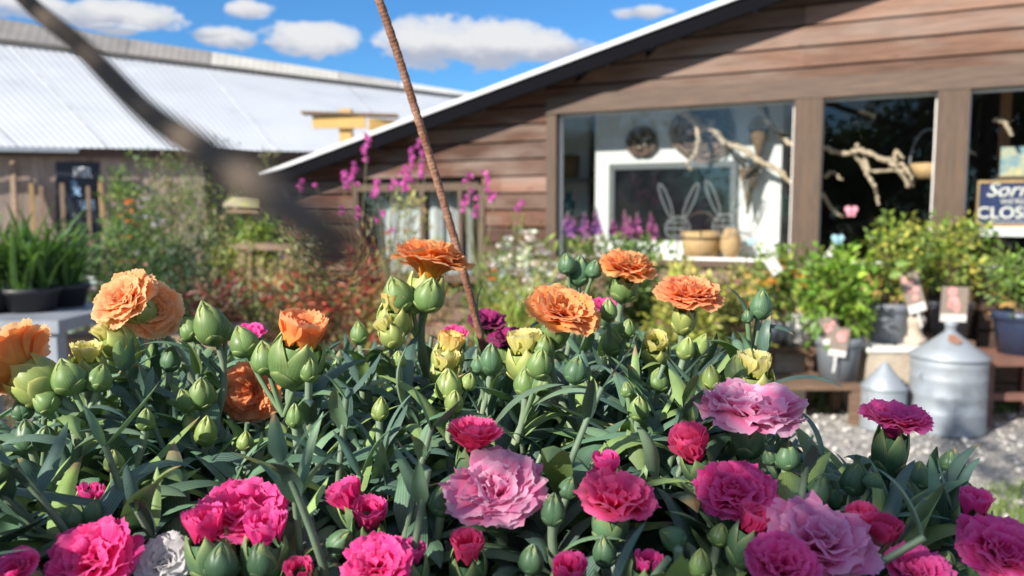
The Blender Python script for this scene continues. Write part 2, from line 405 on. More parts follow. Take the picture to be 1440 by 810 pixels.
def side_bud(root, r, start, dirv, ln, Rb, Lb, green, pale, core=(.45,.5,.14), label=None):
    d=nrm(dirv); end=start+d*ln+np.array((0,0,ln*.25))
    s=MB(); s.tube(bez(start,start+d*ln*.4,end-nrm(d+np.array((0,0,.8)))*ln*.3,end,6),.0016,6,(.16,.24,.13))
    ax=nrm(d+np.array((0,0,.8)))
    b=MB(); bud_mesh(b,r,Rb,Lb,frame_z(ax,r.uniform(0,6)),end-ax*.001,green,pale,core)
    o=b.build('bud',M_SEPAL,root)
    if label: o['label']=label
    s.build('bud_stalk',M_STEM,o)
GREEN=(.13,.225,.07); PALE=(.36,.42,.16); YGREEN=(.26,.33,.09); YPALE=(.62,.58,.20)
BLUEG=(.075,.165,.085)
def carnation(px,py,Y,dpx,axis,kind,*a,**k):
    f={'full_orange':.42,'dome':.42,'full_pink':.44,'cup':.6,'budtip':.6,'halfopen':.52,'fan':.42,'flat':.40,'loose_pink':.42}[kind]
    SHOWN.append((px,py,dpx*f,Y))
    for b in k.get('buds',()): SHOWN.append((b[0],b[1],b[3]*.5,b[2]))
    QUEUE.append((make_carnation,(px,py,Y,dpx,axis,kind)+a,k))
def make_carnation(px,py,Y,dpx,axis,kind,pal,label,seed,calyx=None,ygreen=False,buds=(),group='carnation blooms in the planter',leafy=2,cat='carnation',name='carnation',shift=.30):
    r=np.random.default_rng(seed); Rr=dpx/FPX*Y*.48; ax=nrm(axis)
    c=at(px,py,Y); base=c-ax*Rr*shift
    g,p=(YGREEN,YPALE) if ygreen else (BLUEG if pal in('hot','light','mauve','magenta','red','bicolour') else GREEN,PALE)
    Rb,Lb=calyx or (.0085,.030)
    cb=base-ax*Lb*.62
    soil=soil_under(cb,r)
    root=empty(name,soil,label,cat,group)
    Rm=frame_z(ax,r.uniform(0,6.28))
    stem_and_leaves(root,r,cb+ax*.002,ax,soil,leafy)
    m=MB(); bloom_mesh(m,r,kind,pal,Rr,Rm,base,r0=Rb*.35 if kind not in('cup','halfopen','budtip') else Rb*.62)
    b=m.build('bloom',M_PINKPETAL if pal in('hot','light','mauve','magenta','red','bicolour','purple','white') else M_PETAL,root)
    k=MB(); calyx_mesh(k,r,Rb,Lb,Rm,cb,g,p); k.build('calyx',M_SEPAL,b)
    for (bx,by,bY,bp) in buds:
        e=at(bx,by,bY); Rb2=bp/FPX*bY*.5; L2=Rb2*2.25
        st=cb-ax*.02; d=e-st; side_bud(root,r,st,d,max(.012,np.linalg.norm(d)-L2*.4),Rb2,L2,GREEN,PALE)
    return root
U_=(0,-.35,.9)
# orange kinds
carnation(180,424,.50,100,(-.25,-.72,.62),'full_orange','peach','large peach orange carnation facing left beside a yellow green bud, tallest at the left',101,ygreen=True,calyx=(.010,.032),shift=.22)
carnation(212,438,.515,86,(.55,-.75,.35),'full_orange','peach','peach carnation tucked behind the big one, drooping to the right and in ragged light',1011,calyx=(.010,.03),shift=.2)
carnation(30,522,.43,146,(-.72,.10,.45),'full_orange','peach','orange carnation cut by the left edge, seen from behind with pale green sepals',102,ygreen=True,calyx=(.013,.036),buds=((95,545,.425,46),(138,552,.43,34),(62,583,.42,34)),shift=.1)
carnation(355,552,.53,96,(-.1,-.95,.3),'full_orange','coral','coral orange carnation sunk low among the leaves under the half open bud',103,shift=.2)
carnation(424,470,.46,72,(.25,-.1,.95),'halfopen','coral','half open coral bud in a wide green calyx beside the hazy dark patch',104,calyx=(.016,.042),buds=((372,520,.46,42),(425,528,.455,40),(340,505,.47,40)),shift=.45)
carnation(602,390,.56,128,(.16,.06,1),'dome','orange','deep orange carnation seen from the side in front of the rusty rod',105,ygreen=True,calyx=(.014,.038),buds=((606,432,.54,44),(580,440,.545,24),(556,432,.54,46)),shift=.05)
carnation(789,446,.50,124,(.22,-.44,.85),'full_orange','orange','wide orange carnation tilted to the right in the middle of the planter',106,shift=.2)
carnation(881,386,.60,88,(.14,-.28,.94),'dome','orange','small orange carnation, highest of those right of the rod',107,calyx=(.011,.03),shift=.15)
carnation(965,426,.55,108,(.04,-.28,.95),'dome','coral','peach orange carnation at the right end of the orange row',108,ygreen=True,shift=.2)
carnation(634,480,.53,44,(.2,-.1,1),'budtip','yelloworange','yellow bud opening to peach below the deep orange bloom',109,ygreen=True,calyx=(.011,.028),shift=.6)
carnation(628,506,.52,40,(.05,-.2,1),'budtip','yellow','short yellow bud just opening, under the yellow and peach one',110,ygreen=True,calyx=(.011,.027),shift=.6)
carnation(738,480,.50,50,(-.15,-.1,1),'budtip','yellow','pale yellow half open bud left of the wide orange carnation',111,ygreen=True,calyx=(.014,.034),buds=((766,505,.495,28),),shift=.6)
carnation(1060,512,.45,56,(.03,-.1,1),'budtip','yellow','yellow half open bud above the light pink bloom at the right',112,ygreen=True,calyx=(.013,.034),buds=((1035,540,.45,36),),shift=.6)
carnation(540,456,.53,34,(-.5,0,.8),'budtip','yellow','small yellow bud leaning left below the deep orange bloom',113,ygreen=True,calyx=(.008,.022),shift=.6)
carnation(922,480,.53,36,(-.1,-.5,.7),'budtip','yellow','yellowish bud below the row end orange bloom',114,ygreen=True,calyx=(.010,.026),shift=.6)
carnation(148,462,.49,40,(-.5,-.2,.8),'budtip','yellow','yellow tipped bud pointing left just under the big peach bloom',115,ygreen=True,calyx=(.0105,.03),shift=.6)
carnation(122,494,.47,40,(.1,-.2,1),'budtip','yellow','yellow green bud between the left edge bloom and the big peach one',116,ygreen=True,calyx=(.011,.03),shift=.6)
carnation(556,424,.54,44,(.1,-.1,1),'budtip','yelloworange','plump bud showing orange tips left of the deep orange bloom stalk',117,ygreen=True,calyx=(.012,.032),shift=.62)
# pink kinds
carnation(697,690,.37,146,(-.06,-.36,.92),'full_pink','light','large light pink ruffled carnation in the lower middle',201)
carnation(666,616,.39,88,(.06,-.10,1),'fan','red','hot pink fan shaped bloom just above the large light pink one',202,shift=.45)
carnation(866,700,.355,126,(.12,-.30,.95),'loose_pink','red','loose hot pink bloom with spread petals right of the large light pink one',203,shift=.40)
carnation(852,650,.375,36,(0,-.1,1),'cup','magenta','narrow upright magenta bud above the loose hot pink bloom',204,shift=.75)
carnation(1056,578,.41,146,(.02,-.12,.98),'full_pink','light','light pink ruffled carnation below the yellow half open bud',205,shift=.3)
carnation(972,628,.40,76,(-.35,-.35,.85),'halfopen','red','hot pink half open bloom left of the light pink ruffled one',206,shift=.5)
carnation(1033,694,.365,110,(-.08,-.38,.88),'full_pink','hot','frilled hot pink carnation below the light pink ruffled one',207)
carnation(1062,732,.345,56,(.25,-.15,.95),'halfopen','red','pink half open bud with white base under the frilled hot pink bloom',208,shift=.6)
carnation(1152,762,.335,156,(.03,-.36,.9),'full_pink','mauve','large mauve pink ruffled carnation at the lower right',209)
carnation(1098,800,.315,118,(0,-.45,.9),'flat','magenta','magenta bloom at the bottom edge overlapping the large mauve one',210)
carnation(1240,748,.345,58,(.1,-.2,.95),'cup','bicolour','hot pink cup with a white heart right of the large mauve bloom',211,shift=.7)
carnation(1212,728,.35,44,(-.15,-.1,1),'cup','red','small rosy cup behind the bloom with a white heart',212,shift=.7)
carnation(1257,598,.415,106,(.03,-.16,1),'flat','magenta','magenta flat topped bloom on a long calyx in front of the gravel',213,calyx=(.0090,.040),shift=.3)
carnation(1371,708,.36,44,(.05,-.1,1),'cup','magenta','closed magenta bud standing alone at the right edge of the planting',214,calyx=(.0085,.028),shift=.7)
carnation(1412,780,.325,126,(.05,-.5,.85),'full_pink','magenta','magenta carnation cut by the lower right corner',215)
carnation(488,698,.38,62,(-.55,-.05,.85),'halfopen','hot','pink half open bloom leaning left, upper of the pair',216,shift=.55)
carnation(519,724,.37,56,(.1,-.35,.9),'halfopen','hot','pink half open bloom, lower of the pair beside the dark gap',217,shift=.55)
carnation(340,722,.365,132,(.04,-.28,.95),'full_pink','hot','big hot pink carnation at the lower left with two opening buds before it',218)
carnation(288,738,.345,58,(-.12,-.1,1),'cup','hot','opening pink bud before the big hot pink bloom, on its left',219,shift=.7,calyx=(.0105,.034))
carnation(374,744,.34,56,(.08,-.1,1),'cup','magenta','opening pink bud before the big hot pink bloom, on its right',220,shift=.7,calyx=(.0105,.034))
carnation(132,788,.335,126,(0,-.55,.8),'full_pink','hot','hot pink carnation at the bottom edge next to the white one',221)
carnation(18,804,.315,70,(-.1,-.4,.9),'loose_pink','magenta','pink bloom in the lower left corner',222)
carnation(657,772,.345,54,(0,-.35,.95),'cup','red','rosy red cup shaped bloom under the large light pink one',223,shift=.6)
carnation(532,796,.325,96,(0,-.5,.85),'full_pink','hot','hot pink carnation at the bottom edge under the leaning pair',224)
carnation(577,776,.34,34,(.05,-.1,1),'cup','magenta','slim pink bud at the bottom right of the pair of half open blooms',225,shift=.75)
carnation(912,790,.335,30,(.05,-.1,1),'cup','magenta','small pink bud near the bottom edge under the loose hot pink bloom',226,shift=.75)
carnation(128,692,.385,26,(.1,-.1,1),'cup','magenta','tiny pink bud among curled leaves above the white carnation',227,shift=.75)
carnation(1288,808,.325,100,(0,-.4,.9),'flat','magenta','magenta bloom at the bottom edge under the bloom with a white heart',228)
carnation(232,788,.345,76,(.1,-.6,.8),'full_pink','white','white carnation at the bottom edge, the only white one',229)
carnation(800,806,.325,50,(0,-.3,1),'cup','hot','pink bud tip at the bottom edge in the middle',230,shift=.6)
carnation(420,804,.33,30,(.1,-.3,1),'cup','red','deep pink bud tip at the bottom edge beside the big hot pink bloom',231,shift=.6)
carnation(352,470,.60,44,(0,-.4,.9),'loose_pink','magenta','small magenta bloom half hidden behind the left green buds',232)
carnation(684,455,.66,60,(.1,-.3,.9),'loose_pink','purple','dark purple bloom at the foot of the rusty rod',233)
carnation(712,478,.64,56,(-.1,-.3,.9),'loose_pink','purple','dark purple bloom left of the yellow half open bud',234)
carnation(848,432,.66,40,(.1,-.3,.9),'loose_pink','magenta','magenta bloom peeping between the orange ones',235)
carnation(640,470,.62,34,(.1,-.3,.9),'loose_pink','hot','small pink bloom hidden behind the yellow buds',236)

# ------------------------------------------------------------------ stems that carry green buds only
def bud_plant(px,py,Y,bpx,label,seed,extra=(),axis=(0,0,1),tone=0,leafy=2,long=1.0):
    r=np.random.default_rng(seed+5000); Rb=bpx/FPX*Y*.5*r.uniform(.86,1.02); Lb=Rb*2.25*long*r.uniform(1.0,1.28); ax=nrm(axis)
    g=[GREEN,BLUEG,(.22,.31,.085)][tone]; p=[PALE,(.16,.25,.13),(.50,.54,.20)][tone]
    base=at(px,py,Y)-ax*Lb*.5; soil=soil_under(base,r)
    root=empty('carnation_bud_stem',soil,label,'flower bud','green carnation buds')
    P=stem_and_leaves(root,r,base,ax,soil,leafy,leafL=(.04,.075),leafw=(.008,.014),thick=.0022)
    m=MB(); bud_mesh(m,r,Rb,Lb,frame_z(ax,r.uniform(0,6)),base,g,p); m.build('bud',M_SEPAL,root)
    for (bx,by,bp) in extra:
        R2=bp/FPX*Y*.5*r.uniform(.85,1.0); L2=R2*r.uniform(2.2,2.7); e=at(bx,by,Y+r.uniform(-.015,.01)); st=P[11]; d=e-st
        side_bud(root,r,st,d,max(.008,np.linalg.norm(d)-L2*.5),R2,L2,g,p)
BUDS=[
 (284,553,.47,44,'pair of round green buds touching the coral bloom from the left',((257,573,32),),(.1,-.3,1),0),
 (290,606,.46,34,'green bud pointing up under the pair of round buds',((266,604,24),),(.1,0,1),2),
 (296,455,.50,50,'broad green bud right of the big peach bloom',((262,478,34),(318,472,30)),(-.25,-.2,1),0),
 (631,541,.46,42,'striped pale green bud in the middle with a round one below it',((640,574,30),(662,548,26)),(0,-.15,1),2),
 (739,537,.455,38,'green bud below the yellow half open one',((768,556,30),(762,530,34)),(0,-.1,1),0),
 (815,381,.60,36,'dark green bud crown rising against the yellow green shrubs',((796,385,26),(838,392,24)),(.05,-.1,1),1),
 (898,574,.44,28,'green bud left of the broad pale leaf blade',((880,560,20),),(0,-.2,1),0),
 (862,482,.53,32,'green bud between the wide orange and the row end bloom',((884,478,24),(855,455,26)),(-.1,-.1,1),0),
 (1107,640,.40,37,'smooth dark green bud right of the half open hot pink bloom',((1078,652,22),),(.05,-.1,1),1),
 (1203,672,.385,42,'plump dark green bud in front of the magenta flat topped bloom',((1232,690,26),),(.1,-.1,1),1),
 (1291,668,.40,38,'rounded green bud just right of the flat topped magenta bloom',((1278,702,28),),(.08,-.1,1),1),
 (1335,648,.41,26,'narrow dark bud on the outermost spiky stem',((1350,668,18),),(.1,0,1),1),
 (1152,690,.385,34,'green bud behind the frilled hot pink bloom',((1176,712,26),),(.2,-.1,1),1),
 (622,730-28,.38,36,'dull green bud covered by the edge of the large light pink bloom',(),(.1,0,1),1),
 (778,716,.355,36,'ovate green bud right of the large light pink bloom',(),(.05,-.1,1),1),
 (800,686,.37,30,'slanting green bud showing a pink tip beside the narrow magenta bud',(),(.3,0,1),1),
 (1070,428,.47,30,'spiky green shoot above the yellow half open bud, left of the ceramic ornament',((1050,456,16),),(.1,0,1),1),
 (435,520,.45,28,'green bud right of the dark hazy group',(),(.1,-.1,1),0),
 (40,612,.42,40,'dark green bud at the left edge under the cut off bloom',((66,628,34),(30,590,30)),(-.1,-.1,1),1),
 (160,648,.40,26,'small pale green bud above the tiny pink bud',((165,668,18),),(0,0,1),2),
 (100,728,.36,34,'green bud under the curled leaves at the lower left',((136,728,30),),(.1,-.1,1),1),
 (368,786,.335,46,'bluish green bud at the bottom edge below the big hot pink bloom',(),(-.05,-.1,1),1),
 (312,790,.33,48,'broad bluish bud in the bottom row left of the other one',(),(.05,-.1,1),1),
 (480,762,.35,36,'green bud between the leaning pair and the bottom hot pink bloom',(),(.5,-.2,.7),1),
 (945,756,.35,36,'green bud lying sideways under the loose hot pink bloom',(),(-.8,-.2,.5),1),
 (985,792,.335,32,'green bud at the bottom edge left of the magenta bloom',(),(0,-.1,1),0),
 (1012,752,.35,30,'green bud left of the pink bud with the white base',(),(.2,-.1,1),0),
 (748,786,.335,38,'dark bluish bud at the bottom edge right of the rosy cup',(),(.1,-.1,1),1),
 (850,775,.345,34,'dark bud under the stalk of the loose hot pink bloom',(),(-.1,-.1,1),1),
 (1330,790,.335,30,'round green bud left of the corner carnation',(),(.1,-.3,1),1),
 (560,505,.49,22,'tiny green bud on a thin stalk left of the yellow buds',(),(0,-.1,1),2),
 (535,575,.45,26,'pale green bud on the pale stalk left of the striped bud',(),(.1,0,1),2),
 (505,468,.53,26,'slim green bud left of the small yellow bud',(),(-.1,0,1),0),
 (690,505,.50,34,'dark green bud right of the yellow buds',((672,520,24),),(.05,-.1,1),1),
 (810,520,.48,36,'dark rounded bud below the wide orange bloom',(),(.2,-.1,1),1),
 (965,490,.50,26,'pale green bud under the row end bloom',((990,500,28),),(.2,-.1,1),2),
 (1000,530,.46,26,'green bud left of the yellow half open bud',(),(-.1,0,1),2),
 (925,535,.48,30,'green bud in the gap right of the middle leaves',(),(.1,0,1),0),
 (415,585,.43,24,'round green bud on a curved stalk beside the silvery stem',(),(0,0,1),0),
 (205,590,.43,26,'green bud among the leaves under the big peach bloom',(),(.1,0,1),0),
 (240,505,.50,30,'dark green bud beneath the drooping peach bloom',(),(.1,0,1),1),
 (345,620,.44,26,'pale bud between curled leaves under the coral bloom',(),(.1,0,1),2),
]
for i,(px,py,Y,bp,lab,ex,ax,tone) in enumerate(BUDS):
    SHOWN.append((px,py,bp*.5,Y)); QUEUE.append((bud_plant,(px,py,Y,bp,lab,i,ex,ax,tone),{}))
for f_,a_,k_ in QUEUE: f_(*a_,**k_)

# ------------------------------------------------------------------ leaf mass of the planting
mb=MB(); r=np.random.default_rng(77)
def canopy(x,y):
    d2=((x-PLC[0])/.40)**2+((y-PLC[1])/.40)**2
    return 1.207-.05*d2
nshoot=0
while nshoot<330:
    x,y=PLC+r.uniform(-.40,.40,2)
    d=math.hypot((x-PLC[0])/.38,(y-PLC[1])/.36)
    if d>1: continue
    nshoot+=1
    top=canopy(x,y)+r.uniform(-.055,.012)
    lean=r.normal(0,.022,2)+np.array((x-PLC[0],y-PLC[1]))*.18
    b=np.array((x,y,SOILZ-.01)); t=np.array((x+lean[0],y+lean[1],top))
    P=bez(b,b+np.array((0,0,.05)),t-np.array((lean[0]*.5,lean[1]*.5,.04)),t,9)
    if not leaf_ok(P[2:],True,r): nshoot-=.8; continue
    mb.tube(P,np.linspace(.0026,.0016,9),5,(.15,.22,.14))
    for k in range(2,9):
        az=(k%2)*math.pi/2+r.uniform(-.5,.5)
        young=k>=7
        for sg in (0,math.pi):
            c=np.array(LEAFC[r.integers(5)]); 
            if r.random()<.12: c=c*np.array((1.5,1.35,.9))
            curl=r.random()<.16
            for _ in range(3):
                if strap(mb,r,P[k],az+sg+r.uniform(-.5,.5),r.uniform(40,80) if young else r.uniform(10,65),
                  r.uniform(0,70) if young else (r.uniform(-190,-110) if curl else r.uniform(-75,25)),
                  r.uniform(.02,.042) if young else r.uniform(.045,.09), r.uniform(.006,.010) if young else r.uniform(.011,.019), c, r.uniform(-1.0,1.0),nu=9,check=True,sky=True): break
# broad leaves seen clearly in front
def lead(p0,p1,w,c,e0=None):
    a=at(*p0); b=at(*p1); d=b-a; az=math.atan2(d[1],d[0]); el=math.degrees(math.atan2(d[2],math.hypot(d[0],d[1])))
    strap(mb,r,a,az,el+35,el-35,np.linalg.norm(d)*1.08,w,c,0.0,nu=13)
lead((690,602,.44),(800,556,.43),.017,(.12,.19,.12)); lead((745,572,.44),(850,572,.42),.013,(.12,.19,.12))
lead((925,672,.40),(886,600,.41),.016,(.14,.21,.12)); lead((905,660,.41),(880,610,.43),.013,(.2,.28,.11))
lead((108,628,.41),(205,628,.40),.014,(.12,.19,.11)); lead((100,620,.41),(0,640,.40),.015,(.08,.14,.12))
lead((1075,545,.45),(1185,560,.42),.010,(.07,.13,.11)); lead((1065,520,.47),(1066,440,.47),.009,(.07,.13,.10))
lead((170,700,.39),(262,712,.38),.020,(.12,.19,.10)); lead((545,700,.41),(600,560,.41),.015,(.07,.12,.10))
lead((1160,650,.40),(1112,580,.41),.010,(.06,.11,.09)); lead((1300,760,.37),(1385,640,.40),.008,(.06,.12,.10))
lead((1330,740,.37),(1382,655,.39),.007,(.06,.12,.10)); lead((1240,770,.36),(1290,660,.39),.008,(.06,.12,.10))
lead((680,470,.58),(690,400,.58),.010,(.05,.09,.08)); lead((575,590,.47),(585,490,.47),.012,(.17,.24,.16))
for a_,b_,w_ in (((1056,470,.47),(1012,408,.47),.009),((1074,458,.47),(1114,476,.46),.010),((1060,520,.46),(1030,470,.46),.016),((1072,500,.46),(1088,446,.465),.009),
   ((1200,705,.385),(1166,640,.39),.009),((1236,742,.37),(1216,662,.38),.009),((1140,690,.39),(1172,640,.40),.008),((1096,690,.40),(1062,640,.41),.009),((1312,760,.37),(1302,640,.385),.008),((1352,700,.39),(1336,630,.40),.008),
   ((1180,760,.36),(1128,700,.37),.011),((1290,720,.38),(1252,676,.39),.010),((1270,780,.35),(1330,700,.37),.010),((200,660,.41),(255,690,.39),.018),((70,690,.40),(20,650,.40),.018),((300,640,.42),(355,665,.41),.016),((500,640,.43),(440,690,.42),.016),((560,640,.43),(640,655,.42),.014),((820,600,.44),(880,650,.42),.014)):
    lead(a_,b_,w_,LEAFC[r.integers(5)])
tag(mb.build('carnation_foliage',M_LEAF),'mass of bluish green strap leaves filling the planter between the blooms','foliage',kind='stuff')

# ------------------------------------------------------------------ planter, its stand, rods
root=empty('planter',(PLC[0],PLC[1],.93),'low round planter under the carnations','planter')
m=MB(); m.lathe([(.02,.93),(.30,.93),(.335,.96),(.365,1.06),(.372,1.085),(.36,1.088),(.35,1.06),(.33,1.045)],(PLC[0],PLC[1],0),40); m.build('bowl',M_POTBLACK,root)
m=MB(); m.lathe([(.001,1.05),(.15,1.058),(.345,1.05)],(PLC[0],PLC[1],0),30,wob=.01); m.build('soil',M_SOIL,root)
root=empty('display_table',(PLC[0],PLC[1],0),'timber display table under the round planter','table')
m=MB()
for k in range(5): m.box((-.52,.14+k*.14,.89),(.34,.265+k*.14,.927))
m.build('table_top',M_WOOD,root,smooth=False)
for sx in (-.47,.29):
    for sy in (.19,.77):
        m=MB(); m.box((sx-.03,sy-.03,0.004),(sx+.03,sy+.03,.887)); m.build('leg',M_WOOD,root,smooth=False)
# rusty twisted rod pushed into the planter behind the deep orange carnation
A=at(662,420,.64); B=at(592,180,.62); C_=at(522,-30,.60); Dn=A+(A-B)*1.1; Dn[2]=SOILZ-.01
P=smooth_path([Dn,A,B,C_,C_+(C_-B)*1.2+np.array((-.01,0,0)),C_+(C_-B)*2.2+np.array((-.05,0,-.02))],900)
m=MB(); T=np.gradient(P,axis=0); T/=np.linalg.norm(T,axis=1)[:,None]; n=14
N=np.cross(T,np.array((0,1,0))); N/=np.linalg.norm(N,axis=1)[:,None]; Bn=np.cross(T,N)
s_=np.concatenate([[0],np.cumsum(np.linalg.norm(np.diff(P,axis=0),axis=1))])
a=np.arange(n)*2*math.pi/n; tw=s_[:,None]/.0085*math.pi*2
rad=.0031+.00016*np.sin(2*a[None]+tw)+.00022*np.sin(tw*1.37)**6
m.grid(P[:,None]+rad[...,None]*(np.cos(a)[None,:,None]*N[:,None]+np.sin(a)[None,:,None]*Bn[:,None]),wrap=True)
tag(m.build('metal_rod',M_RUST,loc=Dn),'rusty twisted steel rod leaning left above the deep orange carnation','metal rod')
pts=[at(-120,-160,.30),at(-30,-75,.25),at(42,5,.20),at(110,62,.17),at(200,152,.135),at(282,208,.105),at(370,268,.074),at(430,308,.052),at(478,343,.030)]
pts=[pts[0]+np.array((-.02,.01,.35)),pts[0]+np.array((-.015,.005,.12))]+pts
m=MB(); m.tube(smooth_path(pts,90),np.concatenate([np.full(58,.0021),np.linspace(.0021,.0014,32)]),10)
tag(m.build('metal_bar',M_DARKWIRE,loc=pts[0]),'dark out of focus metal bar crossing the upper left of the view','metal bar')
# ------------------------------------------------------------------ ground
def gravelmat():
    m,nt,out=newmat('gravel'); L=nt.links
    tc=nt.nodes.new('ShaderNodeTexCoord')
    vo=nd(nt,'TexVoronoi',Scale=38.0); L.new(tc.outputs['Object'],vo.inputs['Vector'])
    nz=nd(nt,'TexNoise',Scale=1.3,Detail=6.0); L.new(tc.outputs['Object'],nz.inputs['Vector'])
    hs=nt.nodes.new('ShaderNodeSeparateColor'); L.new(vo.outputs['Color'],hs.inputs[0])
    c=ramp(nt,hs.outputs[0],[(0,(.36,.34,.32)),(.5,(.60,.57,.53)),(1,(.74,.71,.68))])
    c=mixc(nt,'MULTIPLY',c,ramp(nt,nz.outputs[0],[(.3,.72),(.7,1.1)]),1.0)
    c=mixc(nt,'MULTIPLY',c,ramp(nt,vo.outputs['Distance'],[(.0,1.0),(.75,.45)]),1.0)
    p=nd(nt,'BsdfPrincipled',Roughness=.9); L.new(c,p.inputs['Base Color'])
    b=nd(nt,'Bump',Strength=.9,Distance=.012); b.invert=True; L.new(vo.outputs['Distance'],b.inputs['Height']); L.new(b.outputs[0],p.inputs['Normal'])
    L.new(p.outputs[0],out.inputs[0]); return m
M_GRAVEL=gravelmat()
m=MB(); m.add([(-300,-300,0),(300,-300,0),(300,600,0),(-300,600,0)],q=[(0,1,2,3)],col=(1,1,1)); tag(m.build('gravel_ground',M_GRAVEL),kind='structure')
# loose stones near the galvanised bins
r=np.random.default_rng(5); m=MB()
for k in range(900):
    x,y=r.uniform(1.2,4.2),r.uniform(3.2,5.4); s=r.uniform(.008,.022)
    prof=[(.001,0),(s,.3*s),(s*.8,.9*s),(.001,1.1*s)]
    m.lathe(prof,(x,y,0.001),6,np.array((.62,.59,.56))*r.uniform(.5,1.2),wob=.2)
M_PEB=mat('pebbles',rough=.9,var=.2,attr=True,scale=30)
tag(m.build('gravel_stones',M_PEB),'loose pale stones scattered over the gravel yard','gravel',kind='stuff')
# strip of grass at the lower right
m=MB(); n=9000; P=np.stack([r.uniform(1.2,3.6,n),r.uniform(2.1,3.9,n),np.full(n,.0)],1)
P=P[P[:,1]<3.72+.15*np.sin(P[:,0]*5)]; n=len(P)
D=np.stack([r.normal(0,.35,n),r.normal(0,.35,n),np.ones(n)],1)
m.leaves(P,D,r.uniform(.04,.10,n),.008,np.array((.16,.24,.05))*r.uniform(.6,1.3,(n,1)))
tag(m.build('grass',M_FOL),'patch of short yellow green grass beside the gravel','grass',kind='stuff')

# ------------------------------------------------------------------ timber clad shop
P0=np.array((3.05,5.50)); UW=np.array((-.896,.445)); UW/=np.linalg.norm(UW); NW=np.array((-UW[1],UW[0])); 
if NW@(-P0)<0: NW=-NW
def wp(t,z,off=0.0): q=P0+UW*t+NW*off; return np.array((q[0],q[1],z))
def onw(px,py,off=0.0):
    d=ray(px,py); n3=np.array((NW[0],NW[1],0)); base=wp(0,0,off)
    k=((base-CAM)@n3)/(d@n3); p=CAM+d*k; q=p[:2]-base[:2]; return float(q@UW), float(p[2])
WM=np.stack([np.array((UW[0],UW[1],0)),np.array((NW[0],NW[1],0)),np.array((0,0,1.))],1)  # local (t,off,z)->world
WO=np.array((P0[0],P0[1],0))
def wbox(m,t0,t1,o0,o1,z0,z1,col=(1,1,1)):
    m.box((min(t0,t1),min(o0,o1),min(z0,z1)),(max(t0,t1),max(o0,o1),max(z0,z1)),col,(WM,WO))
shop=empty('shop_building',wp(2.5,0),'dark timber clad shop with large windows and a sloping roof edge','building')
def boardmat(name):
    m,nt,out=newmat(name); L=nt.links
    tc=nt.nodes.new('ShaderNodeTexCoord'); vc=nt.nodes.new('ShaderNodeVertexColor'); vc.layer_name='Col'
    mp=nd(nt,'Mapping'); mp.inputs['Scale'].default_value=(1.0,1.0,18); L.new(tc.outputs['Object'],mp.inputs[0])
    g=nd(nt,'TexNoise',Scale=3.0,Detail=8.0,Roughness=.7); L.new(mp.outputs[0],g.inputs['Vector'])
    mp2=nd(nt,'Mapping'); mp2.inputs['Scale'].default_value=(1,1,4.5); L.new(tc.outputs['Object'],mp2.inputs[0])
    w=nd(nt,'TexNoise',Scale=1.6,Detail=4.0); L.new(mp2.outputs[0],w.inputs['Vector'])
    kn=nd(nt,'TexVoronoi',Scale=2.6); L.new(mp2.outputs[0],kn.inputs['Vector'])
    c=mixc(nt,'MULTIPLY',vc.outputs[0],ramp(nt,g.outputs[0],[(.30,.55),(.52,1.0),(.72,1.45)]),1.0)
    c=mixc(nt,'MIX',c,(.25,.20,.17),ramp(nt,w.outputs[0],[(.45,0.0),(.68,.55)]))
    c=mixc(nt,'MULTIPLY',c,ramp(nt,kn.outputs['Distance'],[(.02,.35),(.10,1.0)]),1.0)
    p=nd(nt,'BsdfPrincipled',Roughness=.75); L.new(c,p.inputs['Base Color']); p.inputs['Specular IOR Level'].default_value=.3
    b=nd(nt,'Bump',Strength=.35,Distance=.01); L.new(g.outputs[0],b.inputs['Height']); L.new(b.outputs[0],p.inputs['Normal'])
    L.new(p.outputs[0],out.inputs[0]); return m
M_BOARD=boardmat('stained_boards')
tl0,zl0=onw(365,250,.28); tr0,zr0=onw(1042,-2,.28)
slope=(zr0-zl0)/(tl0-tr0)
def roofz(t): return zl0+(tl0-t)*slope
tL=onw(402,300)[0]; TR=-2.6
wt0=onw(785,160)[0]; wz1=onw(785,161)[1]; wz0=.93
sw0,sz1=onw(503,263); sw1,_=onw(680,262); sz0=.70
openings=[(TR,wt0,wz0,wz1),(sw1,sw0,sz0,sz1)]
r=np.random.default_rng(21); m=MB(); bh=.148; z=.0; row=0
